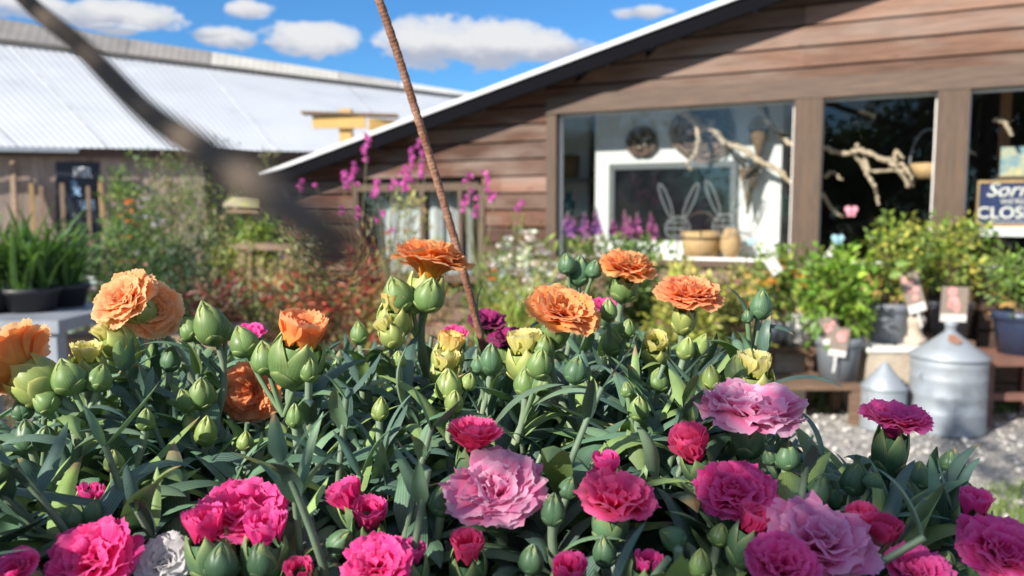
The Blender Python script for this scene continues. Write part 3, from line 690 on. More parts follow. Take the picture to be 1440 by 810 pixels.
while z<4.6:
    z0=z+.006; z1=z+bh-.010
    # joints
    cuts=[TR]; 
    while cuts[-1]<tL: cuts.append(cuts[-1]+r.choice([1.8,2.4,3.0,1.3]))
    cuts[-1]=tL
    if len(cuts)>2 and cuts[-1]-cuts[-2]<.3: cuts.pop(-2)
    for a,b in zip(cuts[:-1],cuts[1:]):
        segs=[(a,b)]
        for (oa,ob,oz0,oz1) in openings:
            if z1>oz0+.02 and z0<oz1-.01:
                ns=[]
                for (p,q) in segs:
                    if q<=oa or p>=ob: ns.append((p,q)); continue
                    if p<oa: ns.append((p,oa))
                    if q>ob: ns.append((ob,q))
                segs=ns
        for (p,q) in segs:
            # stay below the roof line (roof falls with growing t)
            tm=tl0+(zl0-.03-z1)/slope if slope else q   # t where roof underside meets board top
            tmb=tl0+(zl0-.03-z0)/slope
            if p>=tmb: continue
            qt=min(q,tm) ; qb=min(q,tmb)
            if qb-p<.02: continue
            qt=max(qt,p+.001)
            mixr=r.random(); warm=np.clip((p-2.2)/2.2,0,1)
            c=np.array((.20,.125,.092))*(1-mixr)+np.array((.13,.078,.056))*mixr
            c=c*(1-.85*warm)+np.array((.15,.058,.034))*warm*.85*r.uniform(.7,1.3)
            c=c*np.array((.80,.72,.68))*r.uniform(.5,1.45)
            if r.random()<.2: c=c*1.25+.02
            tp=r.uniform(0,.006)
            zz0=max(z0,.01)
            loc=[(p,0,zz0),(qb,0,zz0),(qt,0,min(z1,wz1+9)),(p,0,z1)]
            V=[];
            for dz in (.0,.026+tp):
                for (t_,_,z_) in loc: V.append(WM@np.array((t_,dz,z_))+WO)
            m.add(V,q=[(0,1,2,3),(7,6,5,4),(0,4,5,1),(1,5,6,2),(2,6,7,3),(3,7,4,0)],col=c,
                  uv=[(0,0)]*8)
    z+=bh
m.build('wall_cladding',M_BOARD,shop,smooth=False)
# back layer of the wall against light leaks; its black colour deepens the gap shadows
m=MB()
def backing(t0,t1,z0,z1f):
    V=[]
    for dz in (-.10,-.004):
        V+= [WM@np.array((t0,dz,z0))+WO,WM@np.array((t1,dz,z0))+WO,WM@np.array((t1,dz,z1f(t1)))+WO,WM@np.array((t0,dz,z1f(t0)))+WO]
    m.add(V,q=[(0,1,2,3),(7,6,5,4),(0,4,5,1),(1,5,6,2),(2,6,7,3),(3,7,4,0)])
rf=lambda t: roofz(t)-.05
backing(TR,wt0,0.005,lambda t:wz0-.01); backing(TR,wt0,wz1+.01,rf); backing(wt0+.001,sw1-.001,0.005,rf)
backing(sw1,sw0,0.005,lambda t:sz0-.01); backing(sw1,sw0,sz1+.01,rf); backing(sw0+.001,tL,0.005,rf)
m.build('wall_backing',mat('gap_shade_black',(.008,.007,.006),rough=.9,spec=.1),shop,smooth=False)
# posts and trims of the long window
M_POST=mat('stained_post',(.105,.068,.046),rough=.75,var=.45,scale=6,stretch=(6,6,.8),bump=.25)
posts=[(1133,36),(1335,36)]
for px,w in posts:
    t,_=onw(px,260,.06); hw=w/FPX*float(at(px,260,1)[1]*np.linalg.norm(wp(t,0)[:2])*.95)*.5
    m=MB(); wbox(m,t-hw,t+hw,-.09,.055,.05,wz1-.002); m.build('post',M_POST,shop,smooth=False)
m=MB(); wbox(m,wt0-.0,wt0+.09,-.06,.045,.35,wz1-.002); m.build('post',M_POST,shop,smooth=False)
M_LINT=mat('stained_lintel',(.125,.084,.062),rough=.75,var=.5,scale=4,stretch=(1.2,1.2,14),bump=.25)
m=MB(); wbox(m,TR,wt0+.09,.032,.06,wz1,wz1+.145); m.build('lintel',M_LINT,shop,smooth=False)
m=MB(); wbox(m,TR,wt0-.001,-.10,.07,wz0-.05,wz0); m.build('sill',M_POST,shop,smooth=False)
M_OCHRE=mat('ochre_paint',(.50,.30,.085),rough=.7,var=.3,scale=5)
m=MB(); wbox(m,TR,onw(1040,380,.05)[0],.036,.05,.60,wz0-.052); m.build('ochre_panel',M_OCHRE,shop,smooth=False)
# glazing and its thin pale frames
M_GLASS=glassmat('window_glass',(.93,.95,.96),1.45,1.0)
pt=[onw(px,260,0)[0] for px,_ in posts]
edges=[TR,pt[1],pt[0],wt0]
for a,b in zip(edges[:-1],edges[1:]):
    aa=a+(.085 if a!=TR else 0); bb=b-(.085 if b!=wt0 else .002)
    f=MB()
    for (t0,t1,z0,z1) in ((aa,aa+.022,wz0,wz1-.003),(bb-.022,bb,wz0,wz1-.003),(aa+.022,bb-.022,wz0,wz0+.02),(aa+.022,bb-.022,wz1-.02,wz1-.003)):
        wbox(f,t0,t1,-.055,-.02,z0,z1)
    fo=f.build('window',M_WHITE,shop,smooth=False)
    g=MB(); wbox(g,aa+.01,bb-.01,-.042,-.036,wz0+.01,wz1-.01); g.build('pane',M_GLASS,fo,smooth=False)
# small window at the left
f=MB(); tm_=onw(597,300)[0]; tm2=onw(650,300)[0]
for (t0,t1,z0,z1) in ((sw1-.03,sw1+.03,sz0,sz1),(sw0-.03,sw0+.03,sz0,sz1),(sw1+.03,sw0-.03,sz1-.05,sz1+.02),(sw1+.03,sw0-.03,sz0-.03,sz0+.03),(tm_-.025,tm_+.025,sz0+.03,sz1-.05),(tm2-.02,tm2+.02,sz0+.03,sz1-.05)):
    wbox(f,t0,t1,-.05,.045,z0,z1)
fo=f.build('small_window',M_POST,shop,smooth=False); fo['label']='small three light window at the low end of the wall'
g=MB(); wbox(g,sw1+.01,sw0-.01,-.012,-.006,sz0+.01,sz1-.01); g.build('pane',M_GLASS,fo,smooth=False)
g=MB(); 
tt=np.linspace(tm2+.03,sw0-.05,60); V=np.array([[wp(t,z,-.22+.025*math.sin(t*38)) for z in (sz0+.02,sz1+.03)] for t in tt]); g.grid(V)
M_REFL=mat('pale_reflection_sheet',(.62,.64,.62),rough=.9,var=.2,scale=4,trans=.2); g.build('reflection_sheet',M_REFL,fo)  # pale folded sheet stands in for the whitish reflection in the glass
# roof: sloping slab with white sheet edge and dark barge board
def roofslab(m,t0,t1,o0,o1,d0,d1,col=(1,1,1)):
    V=[WM@np.array((t,o,roofz(t)+d))+WO for d in (d0,d1) for (t,o) in ((t0,o0),(t1,o0),(t1,o1),(t0,o1))]
    m.add(V,q=[(0,3,2,1),(4,5,6,7),(0,1,5,4),(1,2,6,5),(2,3,7,6),(3,0,4,7)],col=col)
M_SHEET=mat('white_roof_sheet',(.62,.64,.66),rough=.45,var=.15,scale=3)
tE=tl0
ro=MB(); 
roofslab(ro,-4.5,tE,.31,.10,.0,.035); roofslab(ro,-4.5,tE,.0999,-.11,.0,.035); roofslab(ro,-4.5,tE,-3.6,-6.0,.0,.035)
roofslab(ro,2.9,tE,-.1101,-3.5999,.0,.035); roofslab(ro,-4.5,-2.2,-.1101,-3.5999,.0,.035)
ro_o=ro.build('roof',M_SHEET,shop,smooth=False)
M_SKYL=glassmat('added_roof_light_sheet',(.85,.87,.88),1.3,1.0)
m=MB(); roofslab(m,-2.2,2.9,-.1101,-3.5999,.008,.014); m.build('added_roof_light',M_SKYL,ro_o,smooth=False)  # unseen clear panel added to let daylight into the shop
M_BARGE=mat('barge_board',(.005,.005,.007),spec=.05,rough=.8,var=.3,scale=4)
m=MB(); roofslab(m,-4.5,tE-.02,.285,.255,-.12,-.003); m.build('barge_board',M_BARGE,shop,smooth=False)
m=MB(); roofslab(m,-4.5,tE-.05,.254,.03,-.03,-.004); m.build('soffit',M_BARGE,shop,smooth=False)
# interior shell
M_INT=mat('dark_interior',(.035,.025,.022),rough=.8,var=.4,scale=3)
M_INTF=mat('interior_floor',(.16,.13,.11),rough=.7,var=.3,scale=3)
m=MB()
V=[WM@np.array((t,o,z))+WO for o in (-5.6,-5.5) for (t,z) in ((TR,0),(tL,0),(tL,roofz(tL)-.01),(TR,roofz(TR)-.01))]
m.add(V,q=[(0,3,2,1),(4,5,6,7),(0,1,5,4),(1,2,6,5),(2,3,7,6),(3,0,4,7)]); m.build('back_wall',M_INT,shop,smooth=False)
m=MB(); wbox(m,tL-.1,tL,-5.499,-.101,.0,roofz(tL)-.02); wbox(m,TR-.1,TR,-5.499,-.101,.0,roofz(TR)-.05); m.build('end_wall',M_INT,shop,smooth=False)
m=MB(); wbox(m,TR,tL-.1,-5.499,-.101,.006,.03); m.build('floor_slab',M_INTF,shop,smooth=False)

# ---- things seen through the glass
def inbox(px0,px1,py0,py1,o0,o1):
    t0,z1=onw(px0,py0,o1); t1,z0=onw(px1,py1,o1); return t0,t1,o0,o1,z0,z1
chim=empty('chimney_breast',wp(onw(970,300,-.42)[0],.03,-.42),'white painted chimney wall inside the shop behind the left pane','chimney')
m=MB(); a=inbox(838,1097,100,300,-1.2,-.42); m_=list(a); m_[4]=.032; m_[5]=2.75; wbox(m,*m_); 
M_WALLW=mat('white_plaster',(.74,.73,.69),rough=.9,var=.1,scale=3); m.build('plaster_wall',M_WALLW,chim,smooth=False)
m=MB(); a=inbox(857,1034,231,330,-.4195,-.39)
fr=list(a); b=.05
wbox(m,a[0],a[1],-.4195,-.38,a[5],a[5]-b); wbox(m,a[0],a[0]-b,-.4195,-.38,a[4]-.05,a[5]-b-.001); wbox(m,a[1]+b,a[1],-.4195,-.38,a[4]-.05,a[5]-b-.001)
M_GREYF=mat('grey_frame',(.12,.13,.13),rough=.6,var=.2); M_BLACKG=mat('black_panel',(.012,.013,.016),rough=.15,var=.2,coat=.5)
root=empty('framed_panel',wp((a[0]+a[1])/2,a[4],-.42),'large black framed panel on the white chimney wall','panel'); m.build('frame',M_GREYF,root,smooth=False)
m=MB(); wbox(m,a[0]-b,a[1]+b,-.4192,-.40,a[4]-.05,a[5]-b); m.build('panel',M_BLACKG,root,smooth=False)
# recess wall left of the chimney and shelves
m=MB(); a=inbox(770,838,100,330,-.8,-.7); wbox(m,a[0]+.2,a[1]+.1,-.80,-.74,.032,2.3); tag(m.build('recess_wall',M_WALLW,smooth=False),'pale wall of the recess beside the chimney','wall',kind='structure')
for py,lab in ((251,'upper grey shelf left of the chimney holding a basket'),(303,'lower dark shelf left of the chimney')):
    t0,z1=onw(787,py,-.6); t1,_=onw(833,py,-.6)
    m=MB(); wbox(m,t0,t1,-.735,-.52,z1-.035,z1); tag(m.build('shelf',M_GREYF,smooth=False),lab,'shelf',group='shelves in the recess')
t0,z0=onw(805,250,-.7); m=MB(); m.lathe([(.001,.0),(.085,.0),(.10,.21),(.092,.21),(.08,.02),(.001,.02)],wp(t0,onw(805,251,-.6)[1]+.002,-.62),20); tag(m.build('basket',M_WICKER),'straw basket on the upper shelf left of the chimney','basket')
t0,z0=onw(799,303,-.6); m=MB(); m.lathe([(.001,0),(.06,0),(.065,.12),(.03,.16),(.028,.22),(.001,.22)],wp(t0,z0+.002,-.62),16)
tag(m.build('bottle',mat('teal_glaze',(.02,.10,.16),rough=.2,var=.2)),'small teal bottle between the recess shelves','bottle')
# wreath and basket tray on the white wall
def ringweave(t,z,off,R0,lab,name,cat,seed):
    r=np.random.default_rng(seed); root=empty(name,wp(t,z,off),lab,cat)
    m=MB()
    for k in range(26):
        ph=r.uniform(0,6.28); rr=R0*r.uniform(.25,1.0); a=np.linspace(0,2*math.pi,40)
        wob=1+.10*np.sin(r.integers(2,6)*a+ph)
        P=np.array([wp(t+rr*w*math.cos(x),z+rr*w*math.sin(x),off+.03+.02*math.sin(3*x+ph)) for x,w in zip(a,wob)]); m.tube(P,R0*.045,5,cap=False,col=np.array((.17,.115,.085))*r.uniform(.5,1.5))
    for k in range(12):
        x=k*math.pi/6; m.tube([wp(t+.12*R0*math.cos(x),z+.12*R0*math.sin(x),off+.03),wp(t+R0*math.cos(x),z+R0*math.sin(x),off+.03)],R0*.03,5,col=(.12,.08,.06))
    m.build('weave',mat('woven_twigs',rough=.85,var=.3,scale=30,attr=True),root)
    m=MB(); 
    for k in range(5):
        x=1.2+k*1.25; q=wp(t+R0*.38*math.cos(x),z+R0*.38*math.sin(x),off+.06); m.lathe([(.001,-.5*R0*.22),(R0*.16,0),(.001,.5*R0*.22)],q,8)
    m.build('dried_flower',mat('dried_flower',(.50,.38,.30),rough=.9),root)
t,z=onw(903,200,-.40); ringweave(t,z,-.415,.125,'small round twig wreath high on the white chimney wall','wreath','wreath',3)
t,z=onw(989,184,-.40); ringweave(t,z,-.415,.255,'wide woven twig tray on the white wall behind the pale branch','wicker_tray','basket',4)
for (px,py,w,h,lab) in ((1067,200,.075,.34,'slim wicker cone hanging highest on the white wall edge'),(1053,258,.085,.42,'second wicker cone hanging below the first near the branch')):
    t,z=onw(px,py,-.32); m=MB(); m.lathe([(.004,-h*.6),(w*.4,-h*.2),(w,h*.28),(w*.85,h*.28),(w*.3,-h*.18),(.001,-h*.5)],wp(t,z,-.32),14)
    a=np.linspace(0,math.pi,14); m.tube([wp(t+w*math.cos(x),z+h*.28+.10*math.sin(x),-.32) for x in a],.006,5); tag(m.build('wicker_cone',M_WICKER),lab,'basket',group='hanging wicker cones')
# pale contorted branch hung behind the glass
M_BRANCH=mat('peeled_branch',(.58,.45,.31),rough=.8,var=.3,scale=12,bump=.4); M_BRANCHD=mat('dark_branch',(.05,.04,.035),rough=.8)
root=empty('hanging_branch',wp(*onw(1130,230,-.3),-.3),'pale contorted branch spread across the shop window','branch')
def br(pts,r0,r1,nm='limb',mm=None,off=-.22):
    P=[]
    rr=np.random.default_rng(int(pts[0][0]))
    for i,(px,py) in enumerate(pts):
        o=off+rr.uniform(-.06,.06); t,z=onw(px,py,o); P.append(wp(t,z,o))
    n=8*len(pts); S=smooth_path(P,n); S+=rr.normal(0,.004,S.shape)
    m=MB(); m.tube(S,np.linspace(r0,r1,n)*(1+.18*np.sin(np.arange(n)*1.1)),8); m.build(nm,mm or M_BRANCH,root)
br([(948,150),(965,160),(985,178),(1003,182),(1018,200),(1045,210),(1066,226),(1092,238),(1115,258),(1133,272)],.030,.018)
br([(978,172),(982,195),(978,215),(968,228),(972,240)],.02,.009)
br([(1070,148),(1080,170),(1096,186),(1112,203),(1130,200),(1160,208),(1185,216),(1212,212),(1240,224),(1262,236),(1278,262)],.020,.016)
br([(1196,212),(1212,230),(1220,246),(1228,258),(1232,272),(1236,288)],.018,.009)
br([(1204,205),(1216,215),(1222,240),(1250,240),(1275,240)],.016,.010); br([(1234,222),(1262,228),(1280,246),(1284,262)],.015,.009)
br([(1258,228),(1260,212),(1270,222)],.015,.008); br([(1160,248),(1172,242),(1184,254)],.014,.008); br([(1158,272),(1168,290),(1176,300),(1186,304)],.014,.008)
br([(1210,156),(1222,160),(1230,166)],.014,.010); br([(1398,168),(1412,172),(1422,190)],.016,.012); br([(1352,202),(1362,212),(1370,216)],.014,.008)
br([(1064,230),(1048,250),(1056,270),(1050,300)],.016,.006,'twig',M_BRANCHD); br([(1075,150),(1088,182),(1110,190)],.018,.012,'twig',M_BRANCHD); br([(1020,205),(1040,228),(1060,235),(1080,225)],.014,.006,'twig',M_BRANCHD)
# ornament row on the sill
M_WIRE=mat('grey_wire',(.36,.38,.38),rough=.5,var=.05)
for (px,py,s,lab) in ((953,318,1.0,'thin wire rabbit head with long ears, left of the wooden tub'),(1020,315,1.0,'thin wire rabbit head with long ears, right of the wooden tub')):
    off=-.16; t,z=onw(px,py,off); root=empty('wire_rabbit',wp(t,wz0+.006,off),lab,'ornament','wire rabbits on the sill')
    m=MB(); a=np.linspace(0,2*math.pi,30)
    for th in (0,.8,1.6,2.4): m.tube([wp(t+.105*math.cos(x)*math.cos(th),z-.02+.10*math.sin(x),off+.105*math.cos(x)*math.sin(th)) for x in a],.0026,5,cap=False)
    for zz in (-.06,.0,.05): 
        q=math.sqrt(max(.001,.0105-zz*zz)); m.tube([wp(t+q*math.cos(x),z-.02+zz,off+q*math.sin(x)) for x in a],.0024,5,cap=False)
    m.tube([wp(t,z-.12,off),wp(t,wz0+.008,off)],.01,6); m.lathe([(.001,0),(.06,0),(.05,.012),(.001,.014)],wp(t,wz0+.002,off),14)
    m.build('wire_head',M_WIRE,root)
    for sg in (-1,1):
        m=MB()
        for k_ in (1.0,.7): m.tube([wp(t+sg*(.05+.045*(1-math.cos(x))*1.2)+.035*k_*math.sin(x),z+.07+.14*(1-math.cos(x)),off) for x in a],.0022,5,cap=False)
        m.build('wire_ear',M_WIRE,root)
off=-.225; t,z=onw(985,366,off); root=empty('wooden_tub',wp(t,wz0+.006,off),'round pale wooden tub standing on the window sill shelf','tub')
M_TUB=mat('tub_wood',(.60,.38,.18),rough=.7,var=.25,scale=7,stretch=(5,5,1))
zt=onw(985,326,off)[1]; h=max(.2,zt-wz0)
m=MB(); m.lathe([(.001,0),(.135,0),(.16,h),(.145,h),(.13,.03),(.001,.03)],wp(t,wz0+.004,off),28); m.build('tub',M_TUB,root)
m=MB(); a=np.linspace(0,math.pi,20); m.tube([wp(t+.155*math.cos(x),wz0+h+.16*math.sin(x),off) for x in a],.008,6); m.build('handle',M_DARKWIRE,root)
m=MB(); m.lathe([(.1555,h*.72),(.161,h*.72),(.163,h*.79),(.157,h*.79)],wp(t,wz0+.004,off),28); m.build('hoop',M_DARKWOOD,root)
t,z=onw(1028,345,off); m=MB(); m.lathe([(.001,0),(.05,0),(.085,.10),(.08,.18),(.045,.25),(.035,.25),(.001,.22)],wp(t,wz0+.002,off+.02),18); tag(m.build('jug',M_TUB),'small rounded tan jug beside the wooden tub','jug')
m=MB(); wbox(m,pt[0]+.1,wt0-.03,-.41,-.105,wz0-.05,wz0); tag(m.build('window_shelf',M_WHITE,smooth=False),'white shelf inside the left pane carrying the tub','shelf')
# paper butterflies stuck to the panes
def butterfly(px,py,c,lab,s=.05):
    off=-.030; t,z=onw(px,py,off); m=MB(); 
    for sg in (-1,1):
        for (dz,w,hh) in ((.3,1.0,.8),(-.45,.7,.55)):
            a=np.linspace(0,2*math.pi,14,endpoint=False)
            V=[wp(t,z,off)]+[wp(t+sg*s*(.45*w+.45*w*math.cos(x)),z+s*(dz+hh*.6*math.sin(x)),off+.008*abs(math.cos(x))+.004) for x in a]
            m.add(V,t=[(0,1+k,1+(k+1)%14) for k in range(14)])
    m.tube([wp(t,z-s*.6,off+.003),wp(t,z+s*.6,off+.003)],.003,5)
    tag(m.build('paper_butterfly',mat('paper_'+''.join(chr(97+int(q*25)) for q in c),c,rough=.9,var=.05,trans=.3)),lab,'butterfly','paper butterflies on the panes')
butterfly(1197,297,(.80,.36,.45),'pink paper butterfly on the middle pane'); butterfly(1178,337,(.35,.60,.68),'pale blue paper butterfly low on the middle pane')
butterfly(1056,340,(.45,.68,.74),'blue paper butterfly on the left pane near the white wall edge',.035); butterfly(1040,366,(.68,.76,.78),'whitish paper butterfly at the bottom of the left pane',.03); butterfly(926,364,(.72,.78,.80),'whitish paper butterfly below the left wire rabbit',.03)
# wooden uprights inside
def inpost(px0,px1,py0,zb,off,mm,lab,name='timber_upright'):
    t0,z1=onw(px0,py0,off); t1,_=onw(px1,py0,off); m=MB(); wbox(m,t0,t1,off-.05,off,zb,z1); tag(m.build(name,mm,smooth=False),lab,'timber' if name!='chalk_board' else 'board')
M_ORW=mat('orange_timber',(.32,.13,.045),rough=.6,var=.3,scale=5,stretch=(5,5,1))
inpost(1410,1426,100,.035,-.7,M_ORW,'reddish timber upright inside the right pane behind the picture')
inpost(1101,1115,216,.035,-.8,M_ORW,'short reddish plank beside the edge of the white wall')
inpost(1095,1120,278,.035,-.6,mat('sage_paint',(.13,.15,.11),rough=.8),'sage green board leaning beside the reddish plank',name='chalk_board')
t,z=onw(1305,232,-.6); root=empty('hanging_basket',wp(t,z,-.6),'shallow tan basket with a thin hoop handle hanging in the middle pane','basket')
m=MB(); m.lathe([(.001,-.09),(.08,-.08),(.13,.03),(.12,.03),(.07,-.065),(.001,-.07)],wp(t,z-.02,-.6),18); m.build('bowl',M_TUB,root)
m=MB(); m.tube([wp(t+.125*math.cos(x),z+.01+.26*math.sin(x),-.6) for x in np.linspace(0,math.pi,20)],.006,6); m.build('handle',M_WIRE,root)
# shelf, sign and picture in the right pane
t0,z1=onw(1341,319,-.12); ts=TR+.2; m=MB(); wbox(m,ts,t0,-.34,-.10,z1-.062,z1); tag(m.build('sign_shelf',M_WHITE,smooth=False),'cream ledge inside the right pane under the closed sign','shelf')
t0,zt=onw(1374,254,-.16); zb=z1+.001; wS=.44
root=empty('closed_sign',wp(t0-wS/2,zb,-.2),'navy framed sign reading Sorry we\'re CLOSED in the right pane','sign')
m=MB(); b=.018
for (p,q,c,d) in ((t0,t0-wS,zt-b,zt),(t0,t0-wS,zb,zb+b),(t0,t0-b,zb+b,zt-b),(t0-wS+b,t0-wS,zb+b,zt-b)): wbox(m,p,q,-.20,-.165,c,d)
m.build('frame',M_PALEWOOD,root,smooth=False)
m=MB(); wbox(m,t0-b,t0-wS+b,-.195,-.180,zb+b,zt-b); m.build('panel',mat('navy_panel',(.014,.028,.11),rough=.5,var=.15),root,smooth=False)
M_CREAM=mat('cream_lettering',(.80,.77,.68),rough=.7,var=.05)
WR=Matrix(((-UW[0],0,NW[0]),(-UW[1],0,NW[1]),(0,1,0)))
def text(s,p,size,mm,parent,shear=0,al='CENTER',RM=WR,ext=.002,bold=0,sx=1.0):
    cu=bpy.data.curves.new('lettering','FONT'); cu.body=s; cu.size=size; cu.align_x=al; cu.shear=shear; cu.extrude=ext; cu.offset=bold
    tmp=bpy.data.objects.new('tmp',cu); COL.objects.link(tmp); cu.materials.append(mm)
    dg=bpy.context.evaluated_depsgraph_get(); me=bpy.data.meshes.new_from_object(tmp.evaluated_get(dg)); bpy.data.objects.remove(tmp); bpy.data.curves.remove(cu)
    o=bpy.data.objects.new('lettering',me); COL.objects.link(o)
    o.parent=parent; o.location=[float(x) for x in (np.array(p)-WORLD[parent])]; o.rotation_euler=RM.to_euler(); o.scale=(sx,1,1); WORLD[o]=np.array(p); return o
hS=zt-zb; tc_=t0-wS/2
text('Sorry',wp(tc_+.01,zb+hS*.66,-.177),hS*.42,M_CREAM,root,.35,bold=.001); text("WE'RE",wp(tc_,zb+hS*.49,-.177),hS*.16,M_CREAM,root,bold=.0)
text('CLOSED',wp(tc_,zb+hS*.19,-.177),hS*.35,M_CREAM,root,bold=.0015)
m=MB(); wbox(m,tc_+.15,tc_-.15,-.1795,-.177,zb+hS*.105,zb+hS*.12); m.build('underline',M_CREAM,root,smooth=False)
a=inbox(1408,1470,207,247,-.46,-.44); root=empty('small_picture',wp(a[0],a[4],-.45),'small pale blue and yellow picture above the closed sign','picture')
m=MB(); wbox(m,a[0],a[1]-.05,-.47,-.44,a[4],a[5])
m.build('canvas',mat('picture_paint',(.22,.42,.52),rough=.7,var=.5,scale=14,col2=(.55,.48,.25)),root,smooth=False)
m=MB(); wbox(m,onw(1400,247,-.5)[0],TR+.3,-.62,-.40,a[4]-.03,a[4]-.002); tag(m.build('wall_shelf',M_DARKWOOD,smooth=False),'dark shelf holding the small picture','shelf')

# ------------------------------------------------------------------ long shed with corrugated roof at the left
shed=empty('long_shed',at(200,300,16)*np.array((1,1,0)),'long low shed with white corrugated roof at the left','building')
M_ROOFW=mat('white_corrugated',(.59,.62,.66),rough=.5,var=.3,scale=.8,col2=(.48,.50,.53),stretch=(1,1,1))
M_RIDGE=mat('ridge_sheets',rough=.7,var=.25,scale=1.2,attr=True)
def lineat(a,b,x):   # a,b=(px,py,Y) -> world point at param by px
    A=at(*a); B=at(*b); k=(x-a[0])/(b[0]-a[0]); return A+(B-A)*k
E0,E1=(0,206,14.0),(420,213,16.0); T0,T1=(0,60,19.0),(630,136,26.0); G0,G1=(0,29,20.6),(630,127,27.6)
A0,A1=at(*E0),at(*E1); eb=lambda s:A0+(A1-A0)*s
B0,B1=at(*T0),at(*T1); tb=lambda s:B0+(B1-B0)*s
C0,C1=at(*G0),at(*G1); gb=lambda s:C0+(C1-C0)*s
def corr(fa,fb,s0,s1,t0,t1,waves,amp,rows,col,mb,lap=0):
    ns=int(waves*6); S=np.linspace(s0,s1,ns+1); K=np.linspace(0,1,rows)
    G=np.zeros((rows,ns+1,3))
    for j,s in enumerate(S):
        a=fa(s); b=fb(t0+(s-s0)/(s1-s0)*(t1-t0)); nn=np.array((0,-.5,.86))
        G[:,j]=a+(b-a)*K[:,None]+nn*(amp*math.sin(s*waves/(s1-s0)*2*math.pi)+lap)
    mb.grid(G,col=col)
m=MB(); corr(eb,tb,-.5,2.0,-.5,1.05,110,.006,5,(1,1,1),m); 
for sv in (.05,.33,.92,1.45):
    a=eb(sv); b=tb(-.5+(sv+.5)/2.5*1.55); nn=np.array((0,-.5,.86))
    m.bar(a+nn*.006,b+nn*.006,.03,.008,m=1)
for kv in ():
    q=[eb(sv)+(tb(-.5+(sv+.5)/2.5*1.55)-eb(sv))*kv+np.array((0,-.5,.86))*.010 for sv in np.linspace(-.5,2.0,12)]
    for a,b in zip(q[:-1],q[1:]): m.bar(a,b,.02,.004,m=1)
m.build('roof',[M_ROOFW,mat('roof_lap',(.54,.55,.57),rough=.6,var=.5,scale=2)],shed)
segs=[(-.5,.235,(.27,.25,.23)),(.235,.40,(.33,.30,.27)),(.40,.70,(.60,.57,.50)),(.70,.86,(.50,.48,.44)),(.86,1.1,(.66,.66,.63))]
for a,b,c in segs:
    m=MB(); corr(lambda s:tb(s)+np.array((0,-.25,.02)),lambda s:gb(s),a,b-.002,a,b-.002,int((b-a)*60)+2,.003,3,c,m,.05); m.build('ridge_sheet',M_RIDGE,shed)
# far slope so the shed is a closed volume
m=MB(); corr(gb,lambda s:tb(s)*np.array((1,1,1))+np.array((3.0,9.0,-.2)),-.5,1.1,-.5,1.1,20,.02,2,(.4,.4,.4),m); m.build('far_slope',M_RIDGE,shed)
def shedwall(s0,s1,back,c,mat_,name,n=60):
    m=MB(); S=np.linspace(s0,s1,n); r=np.random.default_rng(int(n+s0*10+50))
    for a,b in zip(S[:-1],S[1:]):
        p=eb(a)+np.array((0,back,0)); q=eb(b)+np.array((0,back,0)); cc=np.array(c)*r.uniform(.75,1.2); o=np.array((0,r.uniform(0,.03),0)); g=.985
        q=p+(q-p)*g
        V=[]
        for d in (o,o+np.array((0,.03,0))):
            V+=[np.array((p[0],p[1],0.005))+d,np.array((q[0],q[1],.005))+d,np.array((q[0],q[1],q[2]+back*(.5-.19*b)-.03))+d,np.array((p[0],p[1],p[2]+back*(.5-.19*a)-.03))+d]
        m.add(V,q=[(0,1,2,3),(7,6,5,4),(0,4,5,1),(1,5,6,2),(2,6,7,3),(3,7,4,0)],col=cc)
    m.build(name,mat_,shed,smooth=False)
M_SHEDW=mat('shed_boards',rough=.85,var=.4,scale=3,attr=True,stretch=(8,8,1),bump=.2)
shedwall(-.5,.63,.30,(.33,.26,.22),M_SHEDW,'board_wall',46); shedwall(.55,2.0,.62,(.12,.10,.09),M_SHEDW,'painted_shade_wall',40)  # second stretch coloured dark brown, its shadow put into the colour
m=MB(); m.bar(eb(-.5)+np.array((0,.15,-.09)),eb(2.0)+np.array((0,.15,-.09)),.10,.12); m.build('fascia',M_DARKWOOD,shed,smooth=False)
m=MB(); m.bar(eb(-.5)+np.array((0,-.08,-.05)),eb(.245)+np.array((0,-.08,-.05)),.09,.08); m.build('gutter',M_GALV,shed,smooth=False)
# grey boarded panel round the dark sign, the sign, and leaning planks
def atw(px,py,back=-.12):  # plane just in front of the shed wall
    s=(px-0)/420.0; Y=14.0+2.0*s+.30+back; return at(px,py,Y)
def slab(m,px0,px1,py0,py1,back,th,mcol=(1,1,1),toground=False):
    a=atw(px0,py1,back); b=atw(px1,py1,back); c=atw(px1,py0,back); d=atw(px0,py0,back)
    if toground: a[2]=b[2]=.01
    V=[a,b,c,d]+[p+np.array((0,th,0)) for p in (a,b,c,d)]
    m.add(V,q=[(0,1,2,3),(7,6,5,4),(0,4,5,1),(1,5,6,2),(2,6,7,3),(3,7,4,0)],col=mcol)
m=MB(); slab(m,62,160,212,330,-.06,.05,toground=True); m.build('grey_panel',mat('grey_boards',(.36,.33,.33),rough=.9,var=.25,scale=3,stretch=(8,8,1)),shed,smooth=False)
root=empty('painted_board',atw(108,330,-.14)*np.array((1,1,0)),'tall black board with white painted words against the shed','sign')
m=MB(); slab(m,78,139,228,345,-.14,.06,toground=True); m.build('board',mat('black_board',(.014,.022,.040),rough=.6,var=.3,scale=4),root,smooth=False)
M_CHALK=mat('chalk_lettering',(.60,.64,.68),rough=.9); M_CHALKB=mat('blue_chalk_lettering',(.20,.33,.50),rough=.9)
WR2=Matrix(((1,0,0),(0,0,-1),(0,1,0)))
text('FOSTER',atw(108,249,-.165),.26,M_CHALK,root,RM=WR2,bold=.004,sx=.60); text('&',atw(105,275,-.165),.40,M_CHALKB,root,RM=WR2,bold=.004); text('NATURE',atw(113,294,-.165),.22,M_CHALKB,root,RM=WR2,sx=.62)
